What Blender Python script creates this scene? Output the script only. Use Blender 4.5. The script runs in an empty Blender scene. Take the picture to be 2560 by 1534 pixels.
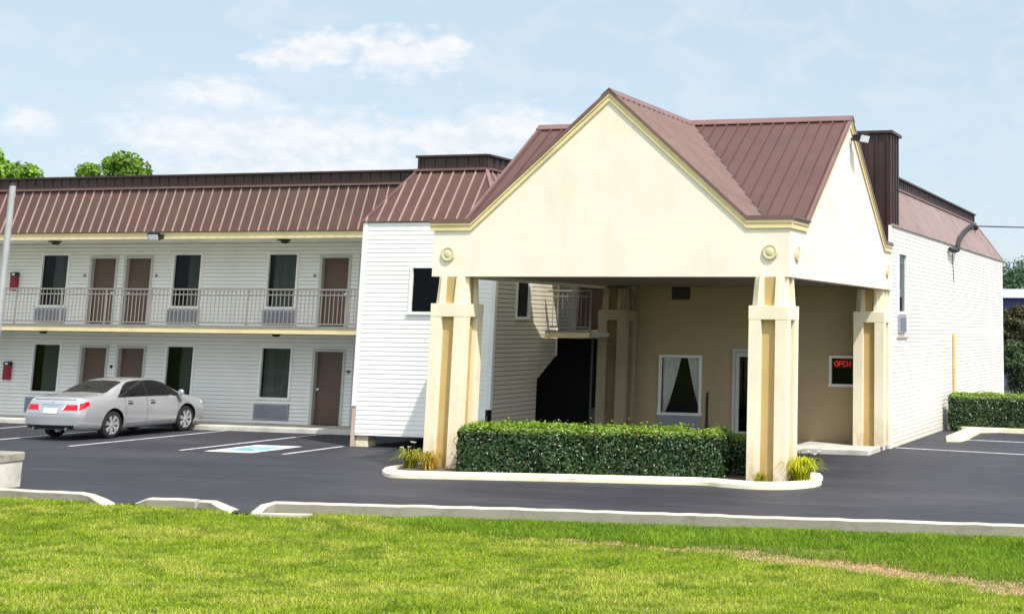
import bpy, bmesh, math, random
import numpy as np
from mathutils import Vector, Matrix
R = math.radians
rng = np.random.default_rng(7)
random.seed(7)
sc = bpy.context.scene
COL = sc.collection

# ------------------------------------------------------------------ materials
def nodes(name):
    m = bpy.data.materials.new(name); m.use_nodes = True
    nt = m.node_tree; b = nt.nodes['Principled BSDF']
    return m, nt, b
def ramp(nt, fac, stops):
    r = nt.nodes.new('ShaderNodeValToRGB')
    while len(r.color_ramp.elements) < len(stops): r.color_ramp.elements.new(.5)
    for e, (p, c) in zip(r.color_ramp.elements, stops):
        e.position = p; e.color = (*c, 1)
    nt.links.new(fac, r.inputs[0]); return r.outputs[0]
def noise(nt, scale, detail=5, stretch=(1, 1, 1), rough=.6, vec='Object'):
    tc = nt.nodes.new('ShaderNodeTexCoord'); mp = nt.nodes.new('ShaderNodeMapping')
    mp.inputs['Scale'].default_value = stretch
    n = nt.nodes.new('ShaderNodeTexNoise'); n.inputs['Scale'].default_value = scale
    n.inputs['Detail'].default_value = detail; n.inputs['Roughness'].default_value = rough
    nt.links.new(tc.outputs[vec], mp.inputs[0]); nt.links.new(mp.outputs[0], n.inputs[0])
    return n.outputs[0]
def mul(c, k): return tuple(min(1, x*k) for x in c)
def mat(name, col, rough=.6, scale=1.5, var=.12, stretch=(1, 1, 1), bump=0, bscale=60, metallic=0, spec=.5, dirt=None, coat=0, splash=None):
    m, nt, b = nodes(name)
    n = noise(nt, scale, 6, stretch)
    c = ramp(nt, n, [(.3, mul(col, 1-var)), (.7, mul(col, 1+var))])
    if dirt:                                   # (colour, scale, amount, stretch)
        dn = noise(nt, dirt[1], 7, dirt[3])
        f = ramp(nt, dn, [(.5, (0, 0, 0)), (.75, (dirt[2],)*3)])
        mx = nt.nodes.new('ShaderNodeMix'); mx.data_type = 'RGBA'
        nt.links.new(f, mx.inputs[0]); nt.links.new(c, mx.inputs[6]); mx.inputs[7].default_value = (*dirt[0], 1)
        c = mx.outputs[2]
    if splash:                                 # (colour, height, amount): rain-splash grime rising from the ground
        tc = nt.nodes.new('ShaderNodeTexCoord'); sx = nt.nodes.new('ShaderNodeSeparateXYZ'); nt.links.new(tc.outputs['Object'], sx.inputs[0])
        mr = nt.nodes.new('ShaderNodeMapRange'); mr.inputs[1].default_value = splash[1]; mr.inputs[2].default_value = 0
        mr.inputs[3].default_value = 0; mr.inputs[4].default_value = 1; nt.links.new(sx.outputs[2], mr.inputs[0])
        mm = nt.nodes.new('ShaderNodeMath'); mm.operation = 'MULTIPLY'; nt.links.new(mr.outputs[0], mm.inputs[0])
        nt.links.new(ramp(nt, noise(nt, 6, 6, (1, 1, .5)), [(.3, (0, 0, 0)), (.65, (splash[2],)*3)]), mm.inputs[1])
        mx = nt.nodes.new('ShaderNodeMix'); mx.data_type = 'RGBA'; nt.links.new(mm.outputs[0], mx.inputs[0])
        nt.links.new(c, mx.inputs[6]); mx.inputs[7].default_value = (*splash[0], 1); c = mx.outputs[2]
    nt.links.new(c, b.inputs['Base Color'])
    b.inputs['Roughness'].default_value = rough; b.inputs['Metallic'].default_value = metallic
    b.inputs['Specular IOR Level'].default_value = spec
    b.inputs['Coat Weight'].default_value = coat
    if bump:
        bn = noise(nt, bscale, 4); bp = nt.nodes.new('ShaderNodeBump')
        bp.inputs['Strength'].default_value = bump; bp.inputs['Distance'].default_value = .02
        nt.links.new(bn, bp.inputs['Height']); nt.links.new(bp.outputs[0], b.inputs['Normal'])
    return m
def leafmat(name, rough=.45, transl=.25, spec=.5):
    m, nt, b = nodes(name)
    a = nt.nodes.new('ShaderNodeAttribute'); a.attribute_name = 'tint'
    nt.links.new(a.outputs['Color'], b.inputs['Base Color'])
    b.inputs['Roughness'].default_value = rough; b.inputs['Specular IOR Level'].default_value = spec
    t = nt.nodes.new('ShaderNodeBsdfTranslucent'); mx = nt.nodes.new('ShaderNodeMixShader')
    mx.inputs[0].default_value = transl
    nt.links.new(a.outputs['Color'], t.inputs[0])
    nt.links.new(b.outputs[0], mx.inputs[1]); nt.links.new(t.outputs[0], mx.inputs[2])
    nt.links.new(mx.outputs[0], nt.nodes['Material Output'].inputs[0])
    return m
def glassmat(name, dark=.62, tint=(.9, 1., .96), rough=.02, ior=1.27):
    m, nt, b = nodes(name)
    nt.nodes.remove(b)
    tr = nt.nodes.new('ShaderNodeBsdfTransparent'); tr.inputs[0].default_value = (*[dark*x for x in tint], 1)
    gl = nt.nodes.new('ShaderNodeBsdfGlossy'); gl.inputs['Roughness'].default_value = rough
    gl.inputs[0].default_value = (.9, .95, 1, 1)
    fr = nt.nodes.new('ShaderNodeFresnel'); fr.inputs[0].default_value = ior
    bp = nt.nodes.new('ShaderNodeBump'); bp.inputs['Strength'].default_value = .02
    nt.links.new(noise(nt, 1.3, 2), bp.inputs['Height'])
    nt.links.new(bp.outputs[0], gl.inputs['Normal']); nt.links.new(bp.outputs[0], fr.inputs['Normal'])
    mx = nt.nodes.new('ShaderNodeMixShader')
    nt.links.new(fr.outputs[0], mx.inputs[0]); nt.links.new(tr.outputs[0], mx.inputs[1]); nt.links.new(gl.outputs[0], mx.inputs[2])
    nt.links.new(mx.outputs[0], nt.nodes['Material Output'].inputs[0])
    return m
M = {}
M['siding'] = mat('white_vinyl_siding', (.92, .91, .875), .45, .7, .04, dirt=((.62, .58, .48), .9, .22, (1, 1, .25)))
M['siding_groove'] = mat('shaded_siding_joint', (.58, .58, .53), .7, 2, .2)  # groove toned dark to paint the shadow line under each lap
M['siding_tower'] = mat('shade_toned_cream_siding', (.66, .60, .49), .5, .8, .08, dirt=((.42, .34, .24), .9, .5, (1, 1, .3)))  # base colour darkened for the shade on the tower side wall, stains over it
M['siding_tower_groove'] = mat('shade_toned_cream_joint', (.26, .22, .16), .7, 2, .2)  # joint darkened further, shade between courses put into the colour
M['siding_side'] = mat('cream_white_vinyl_siding', (.82, .785, .70), .45, .7, .05, splash=((.5, .43, .33), .5, .6), dirt=((.70, .62, .50), .8, .18, (1, .5, .3)))
M['trim'] = mat('white_painted_trim', (.88, .88, .85), .45, 3, .05)
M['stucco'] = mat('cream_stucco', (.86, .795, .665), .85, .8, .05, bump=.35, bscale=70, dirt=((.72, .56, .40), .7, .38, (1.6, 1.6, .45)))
M['stucco_shade'] = mat('shaded_beige_stucco', (.46, .36, .215), .85, .8, .06, bump=.25, bscale=90)  # same stucco in a darker copy, canopy shade put into the colour
M['recess'] = mat('ochre_stucco', (.54, .385, .155), .85, 1.2, .10, bump=.3, bscale=70, splash=((.30, .19, .07), .9, .8), dirt=((.50, .36, .15), 1.2, .5, (2, 2, .3)))
M['column'] = mat('cream_column_stucco', (.87, .775, .585), .85, 1.2, .07, bump=.3, bscale=70, splash=((.42, .30, .15), .9, .8), dirt=((.62, .48, .28), .8, .3, (2, 2, .4)))
M['column_shade'] = mat('shaded_column_stucco', (.38, .31, .21), .85, 1.2, .07, bump=.2, bscale=90)  # darker copy of the column stucco, shade of the rear left column painted in
M['recess_shade'] = mat('shaded_ochre_stucco', (.22, .15, .07), .85, 1.2, .1, bump=.2, bscale=90)  # matching darker copy of the recess stucco with its shade painted in
M['yellow'] = mat('pale_yellow_trim_paint', (.80, .655, .36), .5, 1.5, .08, dirt=((.45, .36, .2), 2, .5, (.3, 1, 1)))
M['roof'] = mat('brown_metal_roofing', (.108, .052, .042), .42, 1.2, .12, metallic=.15, dirt=((.13, .075, .045), 1.6, .6, (1, 1, 1)), bump=.04, bscale=8)
M['rib'] = mat('highlit_metal_rib', (.46, .33, .29), .35, 1.5, .15, metallic=.2)  # lighter than the sheet: sun highlights along the ribs put into the colour
M['rib_mid'] = mat('sunlit_brown_metal_rib', (.27, .175, .15), .4, 1.5, .15, metallic=.15)  # lit copy of the canopy rib, colour lightened for the slope facing the sun
M['roof_side'] = mat('sheen_pink_metal_roofing', (.37, .28, .27), .42, 1.2, .10, metallic=.1, dirt=((.25, .18, .17), 1.6, .6, (1, 1, 1)))  # lightened to pink to paint in the sheen of grazing sunlight
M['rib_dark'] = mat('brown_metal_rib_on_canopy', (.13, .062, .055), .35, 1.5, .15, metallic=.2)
M['roof_dark'] = mat('dark_brown_metal', (.055, .030, .028), .4, 1.2, .2, metallic=.2)
M['roof_trim'] = mat('brown_ridge_trim', (.20, .11, .10), .4, 2, .12, metallic=.2)
M['flatroof'] = mat('grey_roof_felt', (.12, .11, .11), .9, 1, .15)
M['door'] = mat('brown_door_paint', (.125, .075, .052), .5, 1.2, .10)
M['frame_grey'] = mat('grey_white_door_frame', (.55, .56, .52), .5, 2, .06)
M['ac'] = mat('grey_blue_grille', (.30, .31, .37), .5, 3, .10)
M['ac_dark'] = mat('grille_slot', (.20, .205, .25), .6, 3, .10)
M['rail'] = mat('beige_grey_rail_paint', (.27, .24, .215), .5, 3, .12)
M['concrete'] = mat('pale_concrete', (.58, .55, .49), .9, 1.5, .14, bump=.3, bscale=40, dirt=((.24, .22, .18), 2, .6, (1, 1, 1)))
M['kerb'] = mat('pale_kerb', (.52, .485, .40), .85, 1.5, .16, bump=.3, bscale=40, dirt=((.36, .33, .27), 2.6, .75, (1, 1, 1)))
M['kerb_face'] = mat('grey_concrete_kerb_face', (.31, .285, .235), .9, 1.5, .15, bump=.4, bscale=40, dirt=((.17, .15, .10), 3, .8, (1, 1, 1)))  # sides of the kerb, darker than its top
M['kerb_yellow'] = mat('yellowed_white_kerb_paint', (.85, .80, .58), .8, 1.2, .08, bump=.3, bscale=40, dirt=((.55, .40, .12), 3.0, .55, (1, 1, 1)))
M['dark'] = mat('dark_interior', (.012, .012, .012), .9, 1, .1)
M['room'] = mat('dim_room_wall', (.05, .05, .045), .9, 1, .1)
M['curtain'] = mat('grey_green_curtain', (.23, .25, .225), .9, 6, .2, stretch=(1, 1, .05))
M['curtain_white'] = mat('white_sheer_curtain', (.86, .86, .83), .9, 6, .12, stretch=(1, 1, .05))
M['glass'] = glassmat('window_glass'); M['glass_clear'] = glassmat('clear_window_glass', .92, (1, 1, .98))
M['red'] = mat('red_cabinet_paint', (.30, .012, .03), .4, 4, .1)
M['black'] = mat('black_plastic', (.012, .012, .014), .45, 5, .2)
M['lens'] = mat('lamp_lens', (.75, .76, .8), .2, 5, .1)
M['plate_grey'] = mat('small_grey_plaque', (.2, .2, .2), .5, 5, .1)
M['line'] = mat('white_road_paint', (.66, .65, .66), .8, 3, .08, dirt=((.10, .10, .12), 5, .7, (1, 1, 1)))
M['blue'] = mat('teal_blue_road_paint', (.16, .42, .52), .8, 3, .15, dirt=((.5, .6, .62), 4, .6, (1, 1, 1)))
M['galv'] = mat('galvanised_pole', (.42, .42, .44), .45, 3, .12, metallic=.3)
M['conduit'] = mat('yellow_conduit_paint', (.62, .50, .16), .5, 3, .12)
M['post'] = mat('pinkish_tan_board', (.55, .42, .35), .7, 2, .1)
M['bark'] = mat('tree_bark', (.11, .08, .055), .95, 4, .3, stretch=(1, 1, .2), bump=.5, bscale=15)
M['leaf'] = leafmat('glossy_hedge_leaf', .32, .15, .6)
M['leaf_dull'] = leafmat('tree_leaf', .5, .3)
M['blade'] = leafmat('grass_blade', .55, .35, .3)
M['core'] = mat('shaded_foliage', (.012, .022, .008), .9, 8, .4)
M['petal'] = mat('white_petal', (.85, .85, .75), .6, 9, .05)
M['tyre'] = mat('tyre_rubber', (.014, .014, .015), .75, 6, .2)
M['alloy'] = mat('alloy_rim', (.75, .76, .78), .28, 3, .05, metallic=.7)
M['paint'] = mat('silver_car_paint', (.50, .505, .53), .20, 2, .02, metallic=.45, coat=.7)
M['carglass'] = mat('dark_car_glass', (.010, .011, .013), .05, 2, .1, spec=.8)
M['seam'] = mat('panel_gap', (.06, .06, .065), .6, 2, .1)
M['chrome'] = mat('chrome', (.8, .8, .82), .15, 2, .03, metallic=1)
M['white_band'] = mat('white_fascia', (.82, .83, .85), .5, 1, .04)
M['blue_wall'] = mat('blue_painted_wall', (.07, .09, .24), .6, .5, .2)
M['rope'] = mat('weathered_black_cable', (.02, .02, .02), .7, 4, .2)
def emit(name, c, s):
    m, nt, b = nodes(name)
    b.inputs['Base Color'].default_value = (*c, 1); b.inputs['Emission Color'].default_value = (*c, 1)
    b.inputs['Emission Strength'].default_value = s
    return m
M['tail'] = emit('red_tail_lens', (.55, .004, .012), .12); M['tail'].node_tree.nodes['Principled BSDF'].inputs['Roughness'].default_value = .1
M['tail_clear'] = mat('clear_lamp_lens', (.75, .70, .70), .1, 3, .05)
M['neon'] = emit('red_neon', (1., .03, .03), 1.3)
def asphalt():
    m, nt, b = nodes('sealed_asphalt')
    n1 = noise(nt, .35, 6, (.35, 1.6, 1)); n2 = noise(nt, 90, 3)
    c1 = ramp(nt, n1, [(.3, (.019, .020, .029)), (.5, (.026, .027, .038)), (.72, (.045, .044, .056))])
    n5 = noise(nt, 1.6, 6, (.12, 2.2, 1), .65)
    m5 = nt.nodes.new('ShaderNodeMix'); m5.data_type = 'RGBA'; nt.links.new(ramp(nt, n5, [(.56, (0, 0, 0)), (.74, (.55,)*3)]), m5.inputs[0])
    nt.links.new(c1, m5.inputs[6]); m5.inputs[7].default_value = (.095, .090, .100, 1); c1 = m5.outputs[2]
    n3 = noise(nt, 1.1, 8, (1, .8, 1), .7); n4 = noise(nt, .16, 3)
    for nn, st in ((n3, [(.30, (.55,)*3), (.43, (1,)*3), (.57, (1,)*3), (.72, (1.55,)*3)]), (n4, [(.35, (.78, .77, .84)), (.65, (1.2, 1.13, 1.06))])):
        m2 = nt.nodes.new('ShaderNodeMix'); m2.data_type = 'RGBA'; m2.blend_type = 'MULTIPLY'; m2.inputs[0].default_value = 1
        nt.links.new(c1, m2.inputs[6]); nt.links.new(ramp(nt, nn, st), m2.inputs[7]); c1 = m2.outputs[2]
    c2 = ramp(nt, n2, [(.3, (.75,)*3), (.7, (1.2,)*3)])
    mx = nt.nodes.new('ShaderNodeMix'); mx.data_type = 'RGBA'; mx.blend_type = 'MULTIPLY'; mx.inputs[0].default_value = 1
    nt.links.new(c1, mx.inputs[6]); nt.links.new(c2, mx.inputs[7]); nt.links.new(mx.outputs[2], b.inputs['Base Color'])
    rr = ramp(nt, n1, [(.3, (.55,)*3), (.7, (.8,)*3)]); nt.links.new(rr, b.inputs['Roughness'])
    bp = nt.nodes.new('ShaderNodeBump'); bp.inputs['Strength'].default_value = .25; bp.inputs['Distance'].default_value = .01
    nt.links.new(n2, bp.inputs['Height']); nt.links.new(bp.outputs[0], b.inputs['Normal'])
    return m
M['asphalt'] = asphalt()
def lawnmat():
    m, nt, b = nodes('lawn_soil_and_thatch')
    n1 = noise(nt, .5, 6); n2 = noise(nt, 25, 4)
    c1 = ramp(nt, n1, [(.3, (.085, .135, .010)), (.55, (.14, .17, .02)), (.75, (.20, .19, .04))])
    c2 = ramp(nt, n2, [(.3, (.5,)*3), (.7, (1.2,)*3)])
    mx = nt.nodes.new('ShaderNodeMix'); mx.data_type = 'RGBA'; mx.blend_type = 'MULTIPLY'; mx.inputs[0].default_value = 1
    nt.links.new(c1, mx.inputs[6]); nt.links.new(c2, mx.inputs[7]); nt.links.new(mx.outputs[2], b.inputs['Base Color'])
    b.inputs['Roughness'].default_value = .95; b.inputs['Specular IOR Level'].default_value = .1
    return m
M['lawn'] = lawnmat()

# ------------------------------------------------------------------ mesh helpers
def tag(o, label=None, cat=None, group=None, kind=None):
    if label: o['label'] = label
    if cat: o['category'] = cat
    if group: o['group'] = group
    if kind: o['kind'] = kind
    return o
def thing(name, label, cat, loc=(0, 0, 0), rz=0, group=None):
    o = bpy.data.objects.new(name, None); COL.objects.link(o)
    o.location = loc; o.rotation_euler = (0, 0, rz); o.empty_display_size = .2
    return tag(o, label, cat, group)
class MB:
    """collects polygons; every polygon carries a material slot"""
    def __init__(s): s.v = []; s.f = []; s.m = []
    def face(s, pts, m=0):
        i = len(s.v); s.v += [tuple(p) for p in pts]; s.f.append(list(range(i, i+len(pts)))); s.m.append(m)
    def box(s, x0, x1, y0, y1, z0, z1, m=0):
        p = [(x, y, z) for z in (z0, z1) for y in (y0, y1) for x in (x0, x1)]
        for q in ((0, 2, 3, 1), (4, 5, 7, 6), (0, 1, 5, 4), (2, 6, 7, 3), (0, 4, 6, 2), (1, 3, 7, 5)):
            s.face([p[k] for k in q], m)
    def prism(s, poly, vec, m=0):
        a = [Vector(p) for p in poly]; d = Vector(vec); b = [p+d for p in a]
        n = Vector((0, 0, 0))
        for i in range(len(a)): n += a[i].cross(a[(i+1) % len(a)])
        if n.dot(d) > 0: s.face(a[::-1], m); s.face(b, m); flip = False
        else: s.face(a, m); s.face(b[::-1], m); flip = True
        for i in range(len(a)):
            j = (i+1) % len(a); q = [a[i], a[j], b[j], b[i]]
            s.face(q[::-1] if flip else q, m)
    def bar(s, a, b, w, h, up=(0, 0, 1), m=0):
        a, b = Vector(a), Vector(b); d = (b-a).normalized(); up = Vector(up)
        r = d.cross(up).normalized(); u = r.cross(d).normalized()
        p = [e + r*(sx*w/2) + u*(sz*h/2) for e in (a, b) for sx, sz in ((-1, -1), (1, -1), (1, 1), (-1, 1))]
        for q in ((3, 2, 1, 0), (4, 5, 6, 7), (0, 1, 5, 4), (1, 2, 6, 5), (2, 3, 7, 6), (3, 0, 4, 7)):
            s.face([p[k] for k in q], m)
    def tube(s, pts, r, n=8, m=0, cap=True, closed=False):
        pts = [Vector(p) for p in pts]; rs = r if isinstance(r, (list, tuple)) else [r]*len(pts)
        rings = []; N = len(pts)
        for i, p in enumerate(pts):
            if closed: d = pts[(i+1) % N]-pts[i-1]
            else: d = pts[min(i+1, N-1)]-pts[max(i-1, 0)]
            d.normalize(); a = Vector((0, 0, 1)) if abs(d.z) < .9 else Vector((1, 0, 0))
            x = d.cross(a).normalized(); y = d.cross(x).normalized()
            rings.append([p+(x*math.cos(t*2*math.pi/n)+y*math.sin(t*2*math.pi/n))*rs[i] for t in range(n)])
        for i in range(N if closed else N-1):
            A, B = rings[i], rings[(i+1) % N]
            for t in range(n): s.face([A[t], A[(t+1) % n], B[(t+1) % n], B[t]], m)
        if cap and not closed: s.face(rings[0][::-1], m); s.face(rings[-1], m)
    def lathe(s, prof, org, axis, n=20, m=0, cap=True):
        """prof: (radius, offset along axis)"""
        ax = Vector(axis).normalized(); a = Vector((0, 0, 1)) if abs(ax.z) < .9 else Vector((1, 0, 0))
        x = ax.cross(a).normalized(); y = ax.cross(x); o = Vector(org)
        rings = [[o+ax*h+(x*math.cos(t*2*math.pi/n)+y*math.sin(t*2*math.pi/n))*r for t in range(n)] for r, h in prof]
        for A, B in zip(rings, rings[1:]):
            for t in range(n): s.face([A[t], A[(t+1) % n], B[(t+1) % n], B[t]], m)
        if cap and prof[-1][0] > 1e-4: s.face(rings[-1], m)
    def build(s, name, mats, parent=None, smooth=False, weld=True, local=False, bevel=0):
        if not isinstance(mats, (list, tuple)): mats = [mats]
        me = bpy.data.meshes.new(name); me.from_pydata(s.v, [], s.f)
        for k in mats: me.materials.append(M[k])
        me.polygons.foreach_set('material_index', s.m)
        if weld or bevel:
            bm = bmesh.new(); bm.from_mesh(me); bmesh.ops.remove_doubles(bm, verts=bm.verts, dist=1e-5)
            if bevel:
                es = [e for e in bm.edges if len(e.link_faces) == 2 and e.calc_face_angle(0) > .6]
                bmesh.ops.bevel(bm, geom=es, offset=bevel, segments=2, affect='EDGES', profile=.6)
            bm.to_mesh(me); bm.free()
        if smooth:
            me.polygons.foreach_set('use_smooth', [True]*len(me.polygons))
            me.set_sharp_from_angle(angle=R(40))
        o = bpy.data.objects.new(name, me); COL.objects.link(o)
        if parent:
            o.parent = parent
            if not local:
                o.matrix_parent_inverse = parent.matrix_basis.inverted() if parent.parent is None else Matrix.Identity(4)
        return o
def copy_tree(o, parent=None):
    c = o.copy(); COL.objects.link(c)
    if parent: c.parent = parent
    for ch in list(o.children): copy_tree(ch, c)
    return c
def structure(o): o['kind'] = 'structure'; return o

# siding wall: courses of lapped boards with real drip edges, openings cut out
def siding(mb, P, out, u0, u1, z0, z1, holes=(), course=.108, lap=.016, lim=None, groove=0):
    """P(u,z) -> point on wall plane, out -> outward unit vector; holes (ua,ub,za,zb)"""
    out = Vector(out)
    zs = {z0, z1}
    k = math.floor(z0/course)
    while k*course < z1:
        if z0 < k*course < z1: zs.add(k*course)
        k += 1
    for h in holes: zs |= {max(z0, h[2]), min(z1, h[3])}
    if lim:
        for z in lim[2]: zs.add(z)
    zs = sorted(zs)
    gr = .85*course
    if groove:
        k = math.floor(z0/course)
        while k*course < z1:
            if z0 < k*course+gr < z1: zs.append(k*course+gr)
            k += 1
        zs = sorted(zs)
    def off(z, top):
        f = (z/course+1e-7) % 1.0
        if groove:
            if top and f < 1e-6 or (f > gr/course+1e-6) or (not top and abs(f-gr/course) < 1e-6): return -groove
            return lap*(1-.5*f)
        if top and f < 1e-6: f = 1.0
        return lap*(1-f)
    fl = Vector(P(u1, z0))-Vector(P(u0, z0)); flip = fl.cross(Vector((0, 0, 1))).dot(out) < 0
    def quad(a, b, c, d, mi=0):
        mb.face([a, b, c, d][::-1] if flip else [a, b, c, d], mi)
    for za, zb in zip(zs, zs[1:]):
        if zb-za < 1e-6: continue
        zm = (za+zb)/2; iv = []
        if lim: a0, a1 = lim[0](za), lim[1](za); b0, b1 = lim[0](zb), lim[1](zb); iv = [(a0, a1, b0, b1)]
        else: iv = [(u0, u1, u0, u1)]
        for h in holes:
            if h[2]-1e-6 <= zm <= h[3]+1e-6:
                n = []
                for s_ in iv:
                    if h[1] <= s_[0] or h[0] >= s_[1]: n.append(s_); continue
                    if h[0] > s_[0]: n.append((s_[0], h[0], s_[2], h[0]))
                    if h[1] < s_[1]: n.append((h[1], s_[1], h[1], s_[3]))
                iv = n
        oa, ob = off(za, False), off(zb, True)
        for a0, a1, b0, b1 in iv:
            A, B = Vector(P(a0, za)), Vector(P(a1, za)); C_, D = Vector(P(b1, zb)), Vector(P(b0, zb))
            gz = groove and oa < 0
            quad(A+out*oa, B+out*oa, C_+out*ob, D+out*ob, 1 if gz else 0)
            if gz: quad(A+out*(lap*.6), B+out*(lap*.6), B+out*oa, A+out*oa, 1)
            elif abs((za/course) - round(za/course)) < 1e-6: quad(A-out*groove, B-out*groove, B+out*oa, A+out*oa, 1 if groove else 0)

# ribbed sheet: planar polygon + raised ribs along `d`, spaced along `a`
def sheet(mb, poly, a, d, spacing, rw=.035, rh=.035, thick=.05, start=None, mi=(0, 1)):
    poly = [Vector(p) for p in poly]; a = Vector(a).normalized(); d = Vector(d).normalized()
    n = a.cross(d).normalized()
    if n.z < 0 or (abs(n.z) < .02 and n.y > 0): n = -n
    mb.prism(poly, -n*thick, mi[0])
    o = poly[0]
    P2 = [((p-o).dot(a), (p-o).dot(d)) for p in poly]
    lo, hi = min(p[0] for p in P2), max(p[0] for p in P2)
    s = lo + (spacing*.5 if start is None else start)
    while s < hi-.01:
        ys = []
        for i in range(len(P2)):
            (x0, y0), (x1, y1) = P2[i], P2[(i+1) % len(P2)]
            if (x0-s)*(x1-s) < 0: ys.append(y0+(s-x0)/(x1-x0)*(y1-y0))
        if len(ys) >= 2:
            y0, y1 = min(ys), max(ys)
            if y1-y0 > .08:
                A = o+a*s+d*y0; B = o+a*s+d*y1
                w0, w1 = rw*.5, rw*.25
                prof = [(-w0, 0.001), (w0, 0.001), (w1, rh), (-w1, rh)]
                pa = [A+a*x+n*h for x, h in prof]; pb = [B+a*x+n*h for x, h in prof]
                for i in (1, 2, 3): mb.face([pa[i], pa[(i+1) % 4], pb[(i+1) % 4], pb[i]], mi[1])
                mb.face(pa[::-1], mi[1]); mb.face(pb, mi[1])
        s += spacing

# leaf clouds (numpy, one mesh)
def leaf_mesh(name, P, N, L, W, tint, material, parent=None, fold=.25, extra=None, local=False):
    n = len(P)
    up = rng.normal(size=(n, 3)); t = np.cross(N, up); t /= np.linalg.norm(t, axis=1)[:, None]+1e-9
    b = np.cross(N, t)
    L = L[:, None]; W = W[:, None]
    v = np.empty((n, 4, 3), np.float32)
    v[:, 0] = P-t*L*.5; v[:, 1] = P+b*W*.5+N*W*fold; v[:, 2] = P+t*L*.5; v[:, 3] = P-b*W*.5+N*W*fold
    me = bpy.data.meshes.new(name)
    tri = np.arange(n)[:, None]*4+np.array([0, 1, 2, 0, 2, 3])
    me.vertices.add(n*4); me.vertices.foreach_set('co', v.reshape(-1))
    me.loops.add(n*6); me.loops.foreach_set('vertex_index', tri.reshape(-1).astype(np.int32))
    me.polygons.add(n*2); me.polygons.foreach_set('loop_start', np.arange(n*2, dtype=np.int32)*3)
    me.materials.append(M[material]); me.update(calc_edges=True)
    ca = me.color_attributes.new('tint', 'FLOAT_COLOR', 'POINT')
    c = np.ones((n, 4, 4), np.float32); c[:, :, :3] = tint[:, None, :]
    ca.data.foreach_set('color', c.reshape(-1))
    o = bpy.data.objects.new(name, me); COL.objects.link(o)
    if parent: o.parent = parent
    return o
def vnoise(x, y, seed, scale):
    r = np.random.default_rng(seed); g = r.random((64, 64)); x = np.asarray(x)*scale+31.3; y = np.asarray(y)*scale+17.7
    xi, yi = np.floor(x).astype(int), np.floor(y).astype(int); fx, fy = x-xi, y-yi
    fx = fx*fx*(3-2*fx); fy = fy*fy*(3-2*fy); q = lambda i, j: g[i % 64, j % 64]
    return q(xi, yi)*(1-fx)*(1-fy)+q(xi+1, yi)*fx*(1-fy)+q(xi, yi+1)*(1-fx)*fy+q(xi+1, yi+1)*fx*fy
def fbm(x, y, seed, scale): return vnoise(x, y, seed, scale)*.55+vnoise(x, y, seed+1, scale*2.3)*.3+vnoise(x, y, seed+2, scale*5.1)*.15

# ------------------------------------------------------------------ camera, light, sky
cam = bpy.data.cameras.new('camera'); co = bpy.data.objects.new('camera', cam); COL.objects.link(co); sc.camera = co
yaw, pitch, roll = -.278, .1788, .0110
fwd = Vector((math.sin(yaw)*math.cos(pitch), math.cos(yaw)*math.cos(pitch), math.sin(pitch)))
rt = Vector((math.cos(yaw), -math.sin(yaw), 0)); up = rt.cross(fwd)
Rv = rt*math.cos(roll)+up*math.sin(roll); Uv = up*math.cos(roll)-rt*math.sin(roll)
mw = Matrix((Rv, Uv, -fwd)).transposed().to_4x4(); mw.translation = (15.6953, -26.6333, 2.9355)
co.matrix_world = mw
cam.sensor_width = 36; cam.lens = 3562.19/2560*36
cam.shift_x = (1280-2021.32)/2560; cam.shift_y = -(767-175.16)/2560
cam.clip_start = .1; cam.clip_end = 3000
SUN = Vector((1, -.67, 1.80)).normalized()
sl = bpy.data.lights.new('sun', 'SUN'); so = bpy.data.objects.new('sun', sl); COL.objects.link(so)
so.rotation_euler = SUN.to_track_quat('Z', 'Y').to_euler(); sl.energy = 5.0; sl.angle = R(.5); sl.color = (1, .955, .88)
so.location = (20, -10, 40)
w = bpy.data.worlds.new('World'); sc.world = w; w.use_nodes = True
nt = w.node_tree; bg = nt.nodes['Background']
sky = nt.nodes.new('ShaderNodeTexSky'); sky.sky_type = 'NISHITA'; sky.sun_disc = False
sky.sun_elevation = math.asin(SUN.z); sky.sun_rotation = math.atan2(SUN.x, SUN.y)
sky.altitude = 100; sky.air_density = 1.0; sky.dust_density = 1.2; sky.ozone_density = 1.2
def mth(op, a, b=None, clamp=False):
    n = nt.nodes.new('ShaderNodeMath'); n.operation = op; n.use_clamp = clamp
    for i, q in enumerate((a, b)):
        if q is None: continue
        if isinstance(q, (int, float)): n.inputs[i].default_value = q
        else: nt.links.new(q, n.inputs[i])
    return n.outputs[0]
tc = nt.nodes.new('ShaderNodeTexCoord'); sp = nt.nodes.new('ShaderNodeSeparateXYZ'); nt.links.new(tc.outputs['Generated'], sp.inputs[0])
az = mth('MULTIPLY', mth('ARCTAN2', sp.outputs[0], sp.outputs[1]), 57.2958)
el = mth('MULTIPLY', mth('ARCSINE', sp.outputs[2]), 57.2958)
cv = nt.nodes.new('ShaderNodeCombineXYZ'); nt.links.new(az, cv.inputs[0]); nt.links.new(mth('MULTIPLY', el, 1.7), cv.inputs[1])
def wn(scale, detail, seed, dist=.0, rough=.58):
    n = nt.nodes.new('ShaderNodeTexNoise'); n.inputs['Scale'].default_value = scale; n.inputs['Detail'].default_value = detail
    n.inputs['Roughness'].default_value = rough; n.inputs['Distortion'].default_value = dist
    ad = nt.nodes.new('ShaderNodeVectorMath'); ad.operation = 'ADD'; ad.inputs[1].default_value = (seed, seed*1.7, seed*.3)
    nt.links.new(cv.outputs[0], ad.inputs[0]); nt.links.new(ad.outputs[0], n.inputs[0]); return n.outputs[0]
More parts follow.
